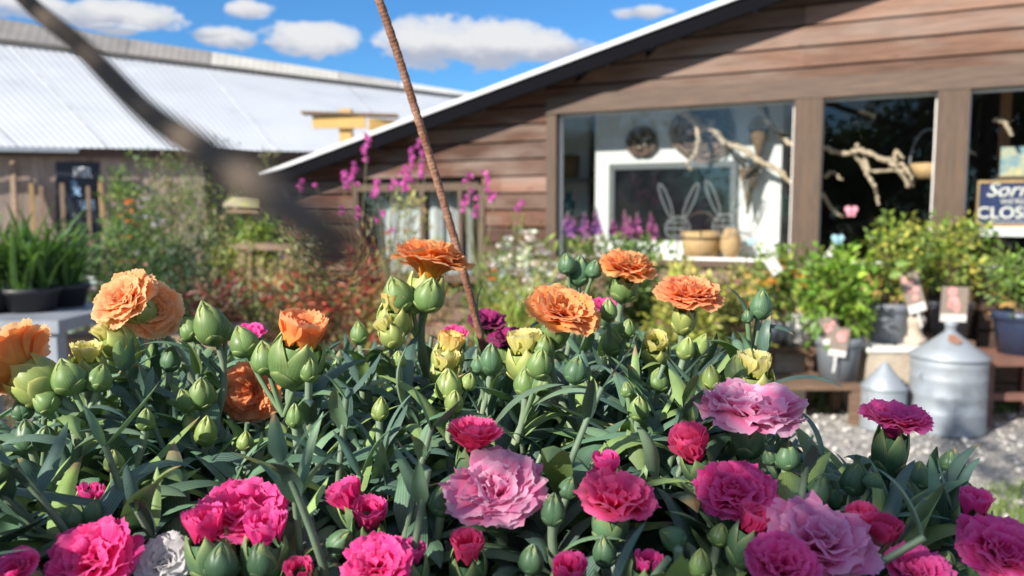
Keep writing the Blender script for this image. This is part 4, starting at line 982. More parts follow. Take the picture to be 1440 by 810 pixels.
for px0,px1,py0,dx,mm,lab in ((14,21,226,4,M_WOOD,'brown post standing at the far left of the shed front'),(40,46,258,6,M_PALEWOOD,'pale plank leaning on the shed, nearest the brown post'),(55,60,262,0,M_WOOD,'brown plank leaning on the shed between two pale ones'),(138,143,250,8,M_PALEWOOD,'thin pale plank leaning at the right of the painted board'),(84,90,258,2,M_WOOD,'rough stake before the left edge of the painted board'),(121,126,262,2,M_WOOD,'rough stake before the right half of the painted board')):
    a=atw((px0+px1)/2+dx,330,-.45); a[2]=.005; b=atw((px0+px1)/2,py0,-.18); m=MB(); m.bar(a,b,(px1-px0)/FPX*14,.05); tag(m.build('timber_plank',mm,smooth=False,loc=a),lab,'plank')
# timber frame between the shed and the shop
Y=11.5; root=empty('pergola',at(487,300,Y)*np.array((1,1,0)),'yellow timber frame standing beyond the shop roof','pergola')
p=at(487,176,Y); m=MB(); m.box((p[0]-.085,Y-.085,.005),(p[0]+.085,Y+.085,zpx(160,Y)+.06)); M_YW=mat('yellow_timber',(.60,.37,.12),rough=.7,var=.2,scale=4); m.build('post',M_YW,root,smooth=False)
m=MB(); a=at(440,172,Y-.12); b=at(514,172,Y-.12); m.bar(a,b,.06,.17); m.build('beam',M_YW,root,smooth=False); m=MB(); a=at(519,175,Y-.12); b=at(640,183,Y+.4); m.bar(a,b,.06,.17); m.build('beam',M_YW,root,smooth=False)
m=MB(); a=at(425,159,Y-.1); b=at(560,163,Y); m.bar(a,b,.3,.03); m.build('capping_board',M_WOOD,root,smooth=False)
p=at(650,180,Y); m=MB(); m.box((p[0]-.085,Y+.3,.005),(p[0]+.085,Y+.47,zpx(180,Y))); m.build('post',M_YW,root,smooth=False)
# ------------------------------------------------------------------ garden plants
def vary(c,n,r,a=.35):
    c=np.array(c); 
    if c.ndim==2: c=c[r.integers(0,len(c),n)]
    return c*r.uniform(1-a,1+a,(n,1))*(1+r.normal(0,.06,(n,3)))
def foliage(m, r, c, rad, n, L, W, cols, up=.3, twigs=None, per=9):
    """clustered leaves through an ellipsoid c, radii rad"""
    k=max(6,n//per); c=np.array(c,float); rad=np.array(rad,float)
    A=r.normal(size=(k,3)); A/=np.linalg.norm(A,axis=1)[:,None]; q=r.random((k,1))**.42
    lump=1+.22*np.sin(A[:,0:1]*5+r.uniform(0,6))*np.cos(A[:,2:3]*4+r.uniform(0,6))
    T=c+A*q*rad*lump
    C=np.repeat(T,per,0)+r.normal(0,1,(k*per,3))*L*.75
    out=(C-c)/rad; D=out+r.normal(0,.75,C.shape); D[:,2]+=up
    cl=vary(cols,k,r,.30); col=np.repeat(cl,per,0)*r.uniform(.8,1.2,(k*per,1))
    m.leaves(C,D,L*r.uniform(.6,1.25,len(C)),W*r.uniform(.7,1.2,len(C)),col)
    return T
def stems_to(m, base, T, r, rad=.006, frac=.35, spread=.06):
    k=max(3,int(len(T)*frac)); k=min(k,40)
    for i in r.choice(len(T),k,replace=False):
        b=np.array(base)+np.array((*r.normal(0,spread,2),0)); t=T[i]
        m.tube(bez(b,b+np.array((0,0,.45*(t[2]-b[2]))),t-np.array((0,0,.2*(t[2]-b[2]))),t,6),np.linspace(rad,rad*.4,6),5)
def shrub(name,label,cat,px,py_top,py_bot,w_px,Y,cols,seed,n=1400,L=.05,W=.02,group=None,flowers=None,base_z=.0,up=.3,depth=.8,boxes=None,leafname='foliage'):
    r=np.random.default_rng(seed); p=at(px,py_bot,Y); zt=zpx(py_top,Y); zb=max(base_z+.02,zpx(py_bot,Y)); rx=w_px/FPX*Y*.5
    if base_z==0 and zb>.22: n=int(n*min(2.2,(zt-.18)/(zt-zb))); zb=.18
    root=empty(name,(p[0],Y,base_z),label,cat,group)
    m=MB(); T=foliage(m,r,(p[0],Y,(zt+zb)/2),(rx,rx*depth,(zt-zb)/2),n,L,W,cols,up)
    s=MB(); stems_to(s,(p[0],Y,base_z+.004),T,r); 
    m.build(leafname,M_FOL,root); s.build('stem',M_TWIG,root)
    if flowers:
        fc,fn,fs,zone=flowers
        f=MB(); A=r.normal(size=(fn,3)); A/=np.linalg.norm(A,axis=1)[:,None]; A[:,2]=np.abs(A[:,2])*zone+(1-zone)*A[:,2]; A[:,1]=-np.abs(A[:,1])
        C=np.array((p[0],Y,(zt+zb)/2))+A*np.array((rx,rx*depth,(zt-zb)/2))*r.uniform(.75,1.08,(fn,1))
        cc=vary(fc,fn,r,.2)
        for c,k in zip(C,cc):
            nn=6; a=np.arange(nn)*2*math.pi/nn+r.uniform(0,1); 
            dirs=np.stack([np.cos(a),np.sin(a)*.6,.35+.2*np.sin(a*2)],1)
            if fn<=30: f=MB()
            f.leaves(np.repeat(c[None],nn,0),dirs,fs*.5*r.uniform(.8,1.2),fs*.4,k)
            if fn<=30: f.build('flower',M_FLOWER,root)
        if fn>30: tag(f.build('flowers',M_FLOWER,root),kind='stuff')
    return root
DG=[(.035,.075,.03),(.05,.10,.04),(.03,.06,.035)]; MG=[(.12,.20,.05),(.16,.25,.06),(.09,.16,.05)]
LG=[(.20,.29,.05),(.26,.34,.07),(.14,.23,.05)]; YG=[(.42,.42,.08),(.33,.36,.07),(.5,.46,.14),(.22,.28,.07)]
RD=[(.45,.06,.05),(.55,.12,.08),(.30,.07,.05),(.42,.34,.12)]; BG=[(.20,.035,.045),(.26,.05,.05),(.13,.10,.05)]
OLV=[(.24,.23,.10),(.32,.28,.13),(.17,.19,.08)]
# left: dark evergreen row and mixed beds
shrub('evergreen_shrub','dark evergreen shrub beyond the strap leaved plants, cut by the left edge','shrub',10,322,480,90,4.6,DG,1,1800,.06,.012,'dark evergreen shrubs')
shrub('evergreen_shrub','dark evergreen shrub below the painted board','shrub',112,326,520,100,4.2,DG,2,2200,.06,.012,'dark evergreen shrubs')
shrub('evergreen_shrub','dark evergreen shrub behind the large peach carnation','shrub',188,312,520,110,4.5,DG+MG,3,2200,.06,.012,'dark evergreen shrubs')
shrub('evergreen_shrub','dark bushy evergreen left of the burgundy leaved shrub','shrub',262,326,520,105,4.3,DG,4,2200,.06,.012,'dark evergreen shrubs')
shrub('flowering_shrub','shrub with a few small white flowers between two evergreens','shrub',140,345,470,80,4.0,DG+MG,31,900,.05,.014,None,([(.75,.75,.72)],10,.06,.6))
shrub('airy_shrub','light green airy shrub standing against the shed boards','shrub',185,222,330,62,9.5,MG+LG,5,650,.09,.03,None,up=.8)
shrub('airy_shrub','tall olive twiggy shrub beside the light green airy one','shrub',240,210,340,70,9.0,OLV+MG,6,650,.09,.022,None,up=.8)
shrub('airy_shrub','brownish twiggy shrub behind the dark metal bar','shrub',300,212,345,90,8.6,OLV+MG,7,650,.09,.02,None,up=.8)
shrub('airy_shrub','dark twiggy shrub in the shade beside the shop eave','shrub',365,225,345,70,9.2,DG+OLV,8,600,.09,.02,None,up=.8)
shrub('flowering_plant','small plant with bright orange flowers in front of the shed','plant',178,284,338,46,8.2,MG,9,400,.07,.02,None,([(.80,.26,.08)],16,.09,.5))
shrub('flowering_plant','pale lilac flowered plant next to the orange flowered one','plant',212,278,340,46,8.0,MG,10,400,.07,.02,None,([(.60,.52,.62)],18,.09,.6))
shrub('flowering_plant','low plant dotted with orange flowers above the dark evergreens','plant',235,318,372,70,6.0,DG+MG,11,700,.06,.02,None,([(.80,.28,.07),(.75,.5,.4)],16,.06,.7))
shrub('leafy_plant','bright green leafy plant on the grey table beyond the red shrubs','plant',368,318,344,70,7.0,LG,12,420,.08,.035,None,base_z=.92)
shrub('burgundy_shrub','burgundy leaved shrub behind the left green buds','shrub',312,372,500,100,3.7,BG+[(.10,.12,.05)],13,950,.05,.018,'red leaved shrubs')
shrub('red_shrub','shrub with bright red and cream young leaves left of the rod','shrub',505,345,490,110,4.0,RD+[(.55,.45,.25),(.3,.3,.09)],14,1000,.05,.017,'red leaved shrubs')
shrub('red_shrub','red and olive leaved shrub between the burgundy and the bright red one','shrub',415,368,500,120,3.9,RD+OLV+[(.5,.42,.22)],15,1000,.05,.017,'red leaved shrubs')
shrub('olive_shrub','olive yellow leaved shrub above the burgundy one','shrub',330,330,420,110,4.8,OLV+YG,16,900,.055,.018,None)
shrub('cream_shrub','cream and green variegated shrub behind the red leaved ones','shrub',425,318,420,90,5.2,[(.45,.42,.25),(.25,.28,.1),(.4,.2,.12)],17,1000,.06,.02,None)
shrub('yellow_shrub','thin yellowish shrub in front of the small window','shrub',575,278,430,130,5.0,[(.40,.33,.12),(.30,.24,.12),(.35,.36,.12)],18,900,.055,.014,None,([(.72,.42,.06),(.6,.25,.06)],16,.05,.7),up=.9)
shrub('white_flowered_plant','tall clump of white flat topped flowers below the clapboard wall','plant',735,326,470,105,5.2,MG+LG,19,1000,.06,.014,None,([(.82,.80,.72)],130,.085,.95),up=.9)
shrub('orange_flowered_plant','low clump of small orange flowers just right of the rod','plant',694,372,470,62,4.3,LG+MG,20,900,.05,.012,None,([(.88,.30,.05)],26,.05,.7),up=.9)
shrub('grassy_plant','pale yellow green grassy clump left of the dark bud crown','plant',745,405,500,110,3.9,YG+LG,21,1300,.09,.010,None,up=1.5)
shrub('pink_haze_plant','dusty pink and green bushy plant under the salvia spikes','plant',835,334,450,90,5.0,[(.35,.22,.18),(.2,.22,.09),(.15,.22,.07)],22,1200,.05,.02,None)
shrub('round_shrub','rounded mid green shrub before the left window pane','shrub',890,332,430,66,5.2,MG+[(.16,.25,.08)],23,1300,.05,.022,None)
shrub('yellow_green_shrub','yellow green shrub right of the small orange carnation','shrub',968,368,470,90,4.6,YG,24,1500,.05,.02,'yellow green shrubs',([(.6,.2,.35)],5,.05,.6))
shrub('yellow_green_shrub','olive gold shrub before the wooden tub','shrub',1030,380,470,60,4.8,YG+OLV,25,900,.05,.02,'yellow green shrubs',([(.6,.2,.3)],4,.06,.6))
shrub('green_shrub','leafy green plant with yellow flowers below the first window post','shrub',1098,358,440,80,5.3,MG+LG,26,900,.06,.03,None,([(.80,.45,.08)],9,.09,.5),base_z=.42)
# lychnis with magenta flowers on tall bare stems
def lychnis(px,Y,heads,label,seed):
    r=np.random.default_rng(seed+900); b=at(px,430,Y); root=empty('lychnis_plant',(b[0],Y,0),label,'flowering plant','tall magenta flowered plants')
    s=MB(); f=MB(); lf=MB(); base=np.array((b[0],Y,.01))
    j=at(px,400,Y)
    s.tube(bez(base,base+np.array((0,0,.4)),j-np.array((0,0,.2)),j,8),np.linspace(.007,.005,8),5)
    for (hx,hy,k,spr) in heads:
        t=at(hx,hy,Y+r.uniform(-.1,.1)); 
        s.tube(bez(j,j+np.array((0,0,.12)),t-np.array((r.normal(0,.02),0,.18)),t-np.array((0,0,.0)),9),np.linspace(.0045,.002,9),5)
        f=MB()
        for q in range(k):
            c=t+np.array((r.normal(0,.012),r.normal(0,.02),(-.5+q/max(1,k-1))*spr/FPX*Y if k>1 else 0)); nn=12
            d=r.normal(size=(nn,3)); d[:,1]-=.3; f.leaves(np.repeat(c[None],nn,0),d,r.uniform(.019,.028),.022,vary((.76,.17,.54),nn,r,.15))
        f.build('flower_head',M_FLOWER,root)
    nn=60; C=base+np.stack([r.normal(0,.05,nn),r.normal(0,.05,nn),r.uniform(.2,j[2],nn)],1); D=r.normal(size=(nn,3)); D[:,2]+=.5
    lf.leaves(C,D,.09,.02,vary(OLV+MG,nn,r))
    s.build('stem',mat('herb_stem',(.20,.20,.10),rough=.7),root); lf.build('foliage',M_FOL,root)
lychnis(500,4.6,[(514,207,6,34),(498,245,5,26),(484,253,4,18),(480,298,2,8),(500,300,3,12)],'magenta flowered plant in front of the dark barge board',1)
lychnis(560,4.7,[(592,210,4,22),(578,232,6,40),(568,250,5,26),(598,240,3,14)],'tallest pair of dense magenta spikes left of the rusty rod',2)
lychnis(545,4.5,[(532,262,3,12),(551,260,2,8),(567,262,2,8),(525,272,2,8),(536,305,2,8),(547,324,1,6)],'short magenta flowered plant over the small window frame',3)
lychnis(672,4.4,[(657,251,2,8),(683,249,3,14),(667,272,2,10),(656,282,2,8),(654,290,2,10),(668,296,2,10),(694,273,3,12)],'magenta flowered plant just right of the rusty rod',4)
lychnis(715,4.7,[(727,289,2,8)],'single magenta flower head before the clapboard wall',5)
lychnis(430,5.0,[(421,262,3,12),(446,261,1,7)],'two small magenta flower heads under the shop eave',6)
# salvias
def salvia(px,Y,spikes,label,seed,col):
    r=np.random.default_rng(seed+950); b=at(px,430,Y); root=empty('salvia_plant',(b[0],Y,0),label,'flowering plant','purple salvia plants')
    s=MB(); f=MB(); lf=MB(); base=np.array((b[0],Y,.01))
    for (hx,y0,y1) in spikes:
        t=at(hx,y0,Y+r.uniform(-.08,.08)); q=at(hx,y1,Y); q[1]=t[1]
        s.tube(bez(base,base+np.array((0,0,.4)),q-np.array((0,0,.2)),t,10),.004,5)
        n=90; k=r.random(n); C=q+(t-q)*k[:,None]; D=r.normal(size=(n,3)); D[:,2]+=.6
        f=MB(); f.leaves(C,D,.05*(1.15-k),.03*(1.2-k),vary(col,n,r,.25)); f.build('flower_spike',M_FLOWER,root)
    n=500; C=base+np.stack([r.normal(0,.14,n),r.normal(0,.12,n),r.uniform(.25,zpx(335,Y),n)],1); D=r.normal(size=(n,3)); D[:,2]+=.3
    lf.leaves(C,D,.07,.03,vary(MG+LG,n,r)); s.build('stem',MATS['herb_stem'],root); lf.build('foliage',M_FOL,root)
salvia(820,5.4,[(798,297,328),(822,298,330),(838,292,326),(806,305,330)],'salvia with purple spikes before the left edge of the big window',1,[(.42,.15,.36),(.28,.12,.38)])
salvia(898,5.5,[(862,307,332),(878,296,334),(896,298,332),(915,298,332),(886,304,332)],'salvia with magenta spikes before the black framed panel',2,[(.50,.16,.36),(.42,.13,.32)])
# strap leaved plants in pots on the grey table at the left
Yt=2.75
def bench(name,label,px0,px1,py,Y,dep,mm,th=.05,leg=True,legm=None):
    a=at(px0,py,Y); b=at(px1,py,Y); z=a[2]; root=empty(name,((a[0]+b[0])/2,Y,0),label,'table' if 'table' in name else 'bench')
    m=MB(); m.box((a[0],Y-.02,z-th),(b[0],Y+dep,z)); m.build('table_top',mm,root,smooth=False)
    if leg:
        for x in (a[0]+.05,b[0]-.05):
            for y in (Y+.03,Y+dep-.06): g=MB(); g.box((x-.03,y-.03,.004),(x+.03,y+.03,z-th-.002)); g.build('leg',legm or mm,root,smooth=False)
    return root,z
M_TRAY=mat('grey_tray',(.27,.30,.35),rough=.5,var=.2,scale=5)
root,zb=bench('plant_table','grey metal table at the left edge under the strap leaved plants',-170,86,450,Yt,.55,M_TRAY,.045)
def strappy(px,Y,zb,label,seed,n,ln,rp,budpx=()):
    r=np.random.default_rng(seed+300); p=at(px,440,Y); root=empty('strap_leaved_plant',(p[0],Y,zb+.001),label,'potted plant','strap leaved plants on the grey table')
    m=MB(); m.lathe([(.001,0),(rp*.8,0),(rp,.07),(rp*1.06,.07),(rp*1.06,.09),(rp*.92,.09),(rp*.85,.07),(.001,.068)],(p[0],Y,zb+.002),22); m.build('pot',M_POTBLACK,root)
    m=MB()
    for k in range(n):
        q=np.array((p[0]+r.normal(0,rp*.35),Y+r.normal(0,rp*.35),zb+.07)); strap(m,r,q,r.uniform(0,6.28),r.uniform(55,88),r.uniform(-40,50),ln*r.uniform(.7,1.15),r.uniform(.016,.026),[(.10,.20,.05),(.14,.25,.06),(.07,.15,.05)][r.integers(3)],r.uniform(-.3,.3),nu=8)
    m.build('foliage',M_FOL,root)
    for (bx,by) in budpx:
        e=at(bx,by,Y); s=MB(); b=np.array((p[0],Y,zb+.07)); s.tube(bez(b,b+np.array((0,0,.15)),e-np.array((0,0,.1)),e,8),.004,6,(.2,.3,.08)); o=s.build('flower_stalk',M_STEM,root)
        g=MB(); g.lathe([(.001,-.018),(.014,-.012),(.019,.0),(.013,.018),(.001,.027)],e,10,(.50,.55,.20)); g.build('flower_bud',M_SEPAL,o)
strappy(45,Yt+.25,zb,'strap leaved plant with two pale round buds on the grey table',1,75,.36,.10,((28,341),(14,352)))
strappy(92,Yt+.42,zb,'strap leaved plant at the right end of the grey table',2,55,.30,.09)
strappy(-22,Yt+.2,zb,'strap leaved plant on the grey table, cut by the left edge',3,55,.36,.10)
root,_=bench('low_table','low tan timber table behind the large peach carnation',78,330,474,3.2,.45,M_WOOD,.05)
root,_=bench('far_table','grey timber table carrying the bright green leafy plant',330,420,342,6.8,.6,M_WOOD,.06)
# bird table with little pitched roof
Y=7.4; p=at(348,300,Y); root=empty('bird_table',(p[0],Y,0),'bird table with a small mossy yellow roof in front of the dark shed wall','bird table')
m=MB(); m.box((p[0]-.03,Y-.03,.004),(p[0]+.03,Y+.03,zpx(296,Y)-.02)); m.build('post',M_WOOD,root,smooth=False)
m=MB(); m.box((p[0]-.15,Y-.13,zpx(296,Y)-.02),(p[0]+.15,Y+.13,zpx(296,Y)+.005)); m.build('tray',M_WOOD,root,smooth=False)
zr=zpx(276,Y); ze=zpx(288,Y); m=MB()
for sg in (-1,1):
    V=[(p[0]-.13,Y,zr),(p[0]+.13,Y,zr),(p[0]+.17,Y+sg*.16,ze),(p[0]-.17,Y+sg*.16,ze)]; V=V+[(a,b,c-.02) for a,b,c in V]
    m.add(V,q=[(0,1,2,3),(7,6,5,4),(0,4,5,1),(1,5,6,2),(2,6,7,3),(3,7,4,0)])
m.build('roof',mat('mossy_roof',(.45,.40,.27),rough=.9,var=.4,scale=9,col2=(.38,.38,.12)),root,smooth=False)
for x in (-.11,.11): m=MB(); m.box((p[0]+x-.012,Y-.012,zpx(296,Y)+.006),(p[0]+x+.012,Y+.012,zr-.06)); m.build('roof_post',M_WOOD,root,smooth=False)

# ------------------------------------------------------------------ right side: staging, pots, ornaments, bins
def plank(name,label,px0,px1,py,Y,dep,th,mm,cat='shelf',legs=(),front=None):
    a=at(px0,py,Y); b=at(px1,py,Y); z=a[2]; root=empty(name,((a[0]+b[0])/2,Y,0),label,cat)
    m=MB(); m.box((a[0],Y,z-th),(b[0],Y+dep,z)); m.build('plank',mm,root,smooth=False)
    for (px,w) in legs:
        x=at(px,py,Y)[0]
        for y in (Y+.03,Y+dep-.05): g=MB(); g.box((x-w/2,y-.025,.004),(x+w/2,y+.025,z-th-.002)); g.build('leg',mm,root,smooth=False)
    return z
M_CRATE=mat('crate_wood',(.17,.105,.07),rough=.85,var=.4,scale=6,stretch=(1,6,6),bump=.2); M_BENCHW=mat('red_brown_wood',(.20,.095,.07),rough=.8,var=.35,scale=7)
z1=plank('lower_shelf','low timber shelf carrying the grey pot of bright green leaves',1030,1212,541,4.75,.38,.035,M_CRATE,legs=((1206,.055),(1040,.05)))
z2=plank('middle_shelf','timber step shelf carrying the round grey ball and the ceramic ornament',1030,1148,489,5.15,.30,.04,M_CRATE,legs=((1140,.05),(1040,.05)))
z3=plank('upper_shelf','upper timber step shelf before the ochre panel',1020,1150,455,5.47,.28,.04,M_CRATE,legs=((1142,.05),(1040,.05)))
m=MB(); r=np.random.default_rng(8)
for (px,py0,py1,Y,w,lab) in ((1112,492,528,5.2,.20,'pale stone block lying under the middle shelf'),(1110,548,586,4.9,.22,'pale stone block on the ground under the low shelf'),(1198,508,560,5.1,.10,'narrow pale stone post beside the grey pot shelf')):
    x=at(px,py1,Y)[0]; zz0=max(.004,zpx(py1,Y)) if 'ground' in lab else (.004); zz1=zpx(py0,Y); zz1=min(zz1,z2-.05) if 'middle' in lab else min(zz1,z1-.04) if 'ground' in lab else zz1
    m=MB(); m.box((x-w/2,Y+.02,zz0),(x+w/2,Y+.18,zz1)); o=m.build('stone_block',M_STONE,smooth=False,loc=(x,Y,zz0)); bv=o.modifiers.new('b','BEVEL'); bv.width=.012; bv.segments=2; tag(o,lab,'stone block')
def ball(px,z,Y,rr,lab): 
    x=at(px,450,Y)[0]; a=np.linspace(-math.pi/2,math.pi/2,16); m=MB(); m.lathe(np.stack([rr*np.cos(a)+.0005,rr*np.sin(a)+rr],1),(x,Y,z+.002),24); tag(m.build('garden_ball',mat('grey_ball',(.36,.39,.45),rough=.35,var=.2,scale=10),loc=(x,Y,z)),lab,'garden ball','grey garden balls')
ball(1092,z3,5.60,.105,'large grey ball on the upper step shelf'); ball(1088,z2,5.27,.085,'smaller grey ball on the middle shelf below the large one')
x=at(1122,450,5.28)[0]; root=empty('ceramic_ornament',(x,5.28,z2),'white and tan rounded ceramic ornament beside the smaller grey ball','ornament')
m=MB(); a=np.linspace(0,1,16); m.lathe([(.001,0),(.082,.0),(.095,.05),(.098,.12),(.09,.19),(.078,.225)],(x,5.28,z2+.002),24,(.74,.72,.68),wob=.02); m.build('body',mat('ceramic',rough=.4,var=.2,attr=True,scale=9),root)
m=MB(); m.lathe([(.079,.225),(.082,.25),(.07,.285),(.04,.31),(.001,.318)],(x,5.28,z2+.002),24,(.48,.32,.18),wob=.04); m.build('cap',MATS['ceramic'],root)
def pot(m,x,Y,z,r0,r1,h):
    m.lathe([(.001,0),(r0,0),(r0+(r1-r0)*.75,h*.76),(r1*.96,h*.78),(r1*1.03,h*.79),(r1*1.05,h),(r1*.97,h),(r1*.93,h*.88),(.001,h*.87)],(x,Y,z),28)
def pottedshrub(px,Y,z,r1,h,mm,label,seed,fo,cols,L,W,n,stems=True,cat='potted shrub'):
    """fo: px,py,w,h of the foliage in the photograph"""
    r=np.random.default_rng(seed+600); x=at(px,470,Y)[0]; root=empty('potted_shrub',(x,Y,z+.001),label,cat,'potted shrubs on the staging')
    m=MB(); pot(m,x,Y,z+.002,r1*.78,r1,h); p=m.build('pot',mm,root)
    so=MB(); so.lathe([(.001,h*.875),(r1*.94,h*.89)],(x,Y,z+.002),20); so.build('soil',M_SOIL,p)
    fx,fy,fw,fh=fo; c=at(fx,fy,Y); rx=fw/FPX*Y*.43; rz=fh/FPX*Y*.46
    m=MB(); T=foliage(m,r,c,(rx,rx*.8,rz),n,L,W,cols,.4); m.build('foliage',M_FOL,root)
    s=MB(); stems_to(s,(x,Y,z+h*.88),T,r,.006,.4,.03); s.build('stem',M_TWIG,root)
    return root
pottedshrub(1180,4.92,z1,.143,.275,M_POTGREY,'bright green broad leaved plant in a grey pot on the low shelf',1,(1180,418,100,118),[(.20,.34,.04),(.27,.40,.06),(.14,.26,.04)],.075,.045,900)
# white sink on stone feet
Ys=4.84; a=at(1220,489,Ys); b=at(1306,489,Ys); zs=a[2]; root=empty('stone_sink',((a[0]+b[0])/2,Ys,0),'old stone sink with a white glazed rim behind the small galvanised bin','sink')
m=MB(); m.box((a[0],Ys,zs-.035),(b[0],Ys+.34,zs)); o=m.build('rim',M_WHITE,root,smooth=False); bv=o.modifiers.new('b','BEVEL'); bv.width=.01; bv.segments=2
m=MB(); m.box((a[0]+.02,Ys+.015,zs-.23),(b[0]-.02,Ys+.32,zs-.036)); m.build('basin',M_STONE,root,smooth=False)
for x in (a[0]+.05,b[0]-.05): m=MB(); m.box((x-.035,Ys+.05,.004),(x+.035,Ys+.28,zs-.232)); m.build('leg',M_STONE,root,smooth=False)
pottedshrub(1248,5.08,zs,.140,.255,M_POTGREY,'tall small leaved green shrub in a grey pot on the stone sink',2,(1258,362,88,112),LG+YG[:2]+MG[:1],.05,.028,950)
z4=plank('back_bench','timber bench behind the large galvanised bin',1296,1372,480,5.1,.4,.04,M_CRATE,'bench',legs=((1302,.05),(1366,.05)))
pottedshrub(1335,5.27,z4,.135,.24,M_POTGREY,'tall green shrub in a grey pot half hidden by a pink plant label',3,(1343,358,118,114),LG+YG[:2]+MG[:1],.05,.028,1150)
pottedshrub(1160,5.75,.42,.12,.2,M_POTBLACK,'green shrub between the first window post and the bright green plant',6,(1163,390,60,70),LG+MG,.05,.026,600)
# seat and blue pot at the right edge
Y=4.72; z5=zpx(505,Y); a=at(1388,505,Y); root=empty('garden_table',(a[0]+.2,Y,0),'small reddish brown timber table under the dark blue pot','table')
m=MB(); m.box((a[0],Y,z5-.045),(a[0]+.52,Y+.42,z5)); m.build('table_top',M_BENCHW,root,smooth=False)
for x in (a[0]+.03,a[0]+.48):
    for y in (Y+.03,Y+.38): m=MB(); m.box((x-.025,y-.025,.004),(x+.025,y+.025,z5-.047)); m.build('leg',M_BENCHW,root,smooth=False)
m=MB(); m.box((a[0]+.057,Y+.012,z5-.26),(a[0]+.453,Y+.045,z5-.215)); m.build('rail',M_BENCHW,root,smooth=False)
pottedshrub(1436,4.93,z5,.165,.27,M_POTBLUE,'green shrub in a dark blue pot on the small table at the right edge',4,(1432,392,74,74),MG+LG,.05,.028,700)
root=empty('slatted_crate',(at(1400,440,5.35)[0],5.35,0),'dark slatted crate stack behind the dark blue pot','crate')
for k in range(7):
    zz=.02+k*.125; x=at(1408,440,5.35)[0]; m=MB(); m.box((x-.17,5.32,zz),(x+.35,5.345,zz+.10)); m.build('slat',M_DARKWOOD,root,smooth=False)
for dx in (-.15,.32): m=MB(); m.box((x+dx-.02,5.347,.004),(x+dx+.02,5.39,.92)); m.build('upright',M_DARKWOOD,root,smooth=False)
# stone ornament between the two pots
Y=5.0; x=at(1282,470,Y)[0]; m=MB(); m.lathe([(.001,0),(.085,0),(.085,.03),(.06,.05),(.045,.09),(.07,.13),(.075,.16),(.045,.20),(.035,.23),(.05,.25),(.001,.29)],(x+.02,Y+.02,zs+.002),18,wob=.03)
tag(m.build('stone_ornament',M_STONE,loc=(x,Y,zs)),'pale stone ornament on the sink between two grey pots','ornament')
# plant labels
def label_card(px,py,w,h,Y,lab,seed,tilt=.15,white=False):
    r=np.random.default_rng(seed+40); c=at(px,py,Y); W_=w/FPX*Y; H_=h/FPX*Y; root=empty('plant_label',c-np.array((0,0,H_/2)),lab,'plant label','picture labels in the pots')
    ct,st=math.cos(tilt),math.sin(tilt); Mx=np.array([[ct,0,st],[0,1,0],[-st,0,ct]])
    m=MB(); m.box((-W_/2,-.0015,-H_/2),(W_/2,.0015,H_/2),M=(Mx,c)); m.build('card',mat('white_card',(.72,.70,.68),rough=.4,var=.05) if white else mat('pink_card',(.30,.24,.20),rough=.4,var=.2,scale=40),root,smooth=False)
    if not white:
        m=MB()
        for k in range(5):
            q=np.array((r.uniform(-.3,.3)*W_,-.003,r.uniform(-.15,.38)*H_)); a=np.linspace(0,2*math.pi,12,endpoint=False); rr=W_*r.uniform(.12,.2)
            V=[q]+[q+np.array((rr*math.cos(t),0,rr*math.sin(t)*1.0)) for t in a]; V=np.array(V)@Mx.T+c+np.array((0,-.0006*k,0)); m.add(V,t=[(0,1+i,1+(i+1)%12) for i in range(12)],col=np.array((.78,.36,.34))*r.uniform(.8,1.15))
        m.build('printed_flowers',mat('printed_pink',rough=.5,var=.1,attr=True),root,smooth=False)
        m=MB(); m.box((-W_*.48,-.004,-H_*.49),(W_*.48,-.0018,-H_*.28),M=(Mx,c)); m.build('name_strip',MATS.get('white_card') or mat('white_card',(.72,.70,.68),rough=.4,var=.05),root,smooth=False)
    if white: return
    m=MB(); m.box((-.006,.002,-H_/2-.10),(.006,.004,0),M=(Mx,c)); m.build('stake',mat('white_plastic',(.7,.7,.68),rough=.5,var=.05),root,smooth=False)
label_card(1167,465,26,40,4.77,'pink picture label leaning on the front of the low grey pot',1,-.2); label_card(1180,481,26,42,4.76,'second pink picture label overlapping the first on the low grey pot',5,.15)
label_card(1284,412,26,58,4.93,'narrow pink picture label tilted beside the pot on the sink',2,-.3); label_card(1342,428,38,50,5.02,'square pink picture label above the large galvanised bin',3,.03)
label_card(1088,374,16,24,5.15,'plain white label tilted among yellow flowers by the window post',4,-.6,True); label_card(1160,366,9,46,5.4,'thin white label stick leaning right in the green shrub by the window post',6,.6,True)
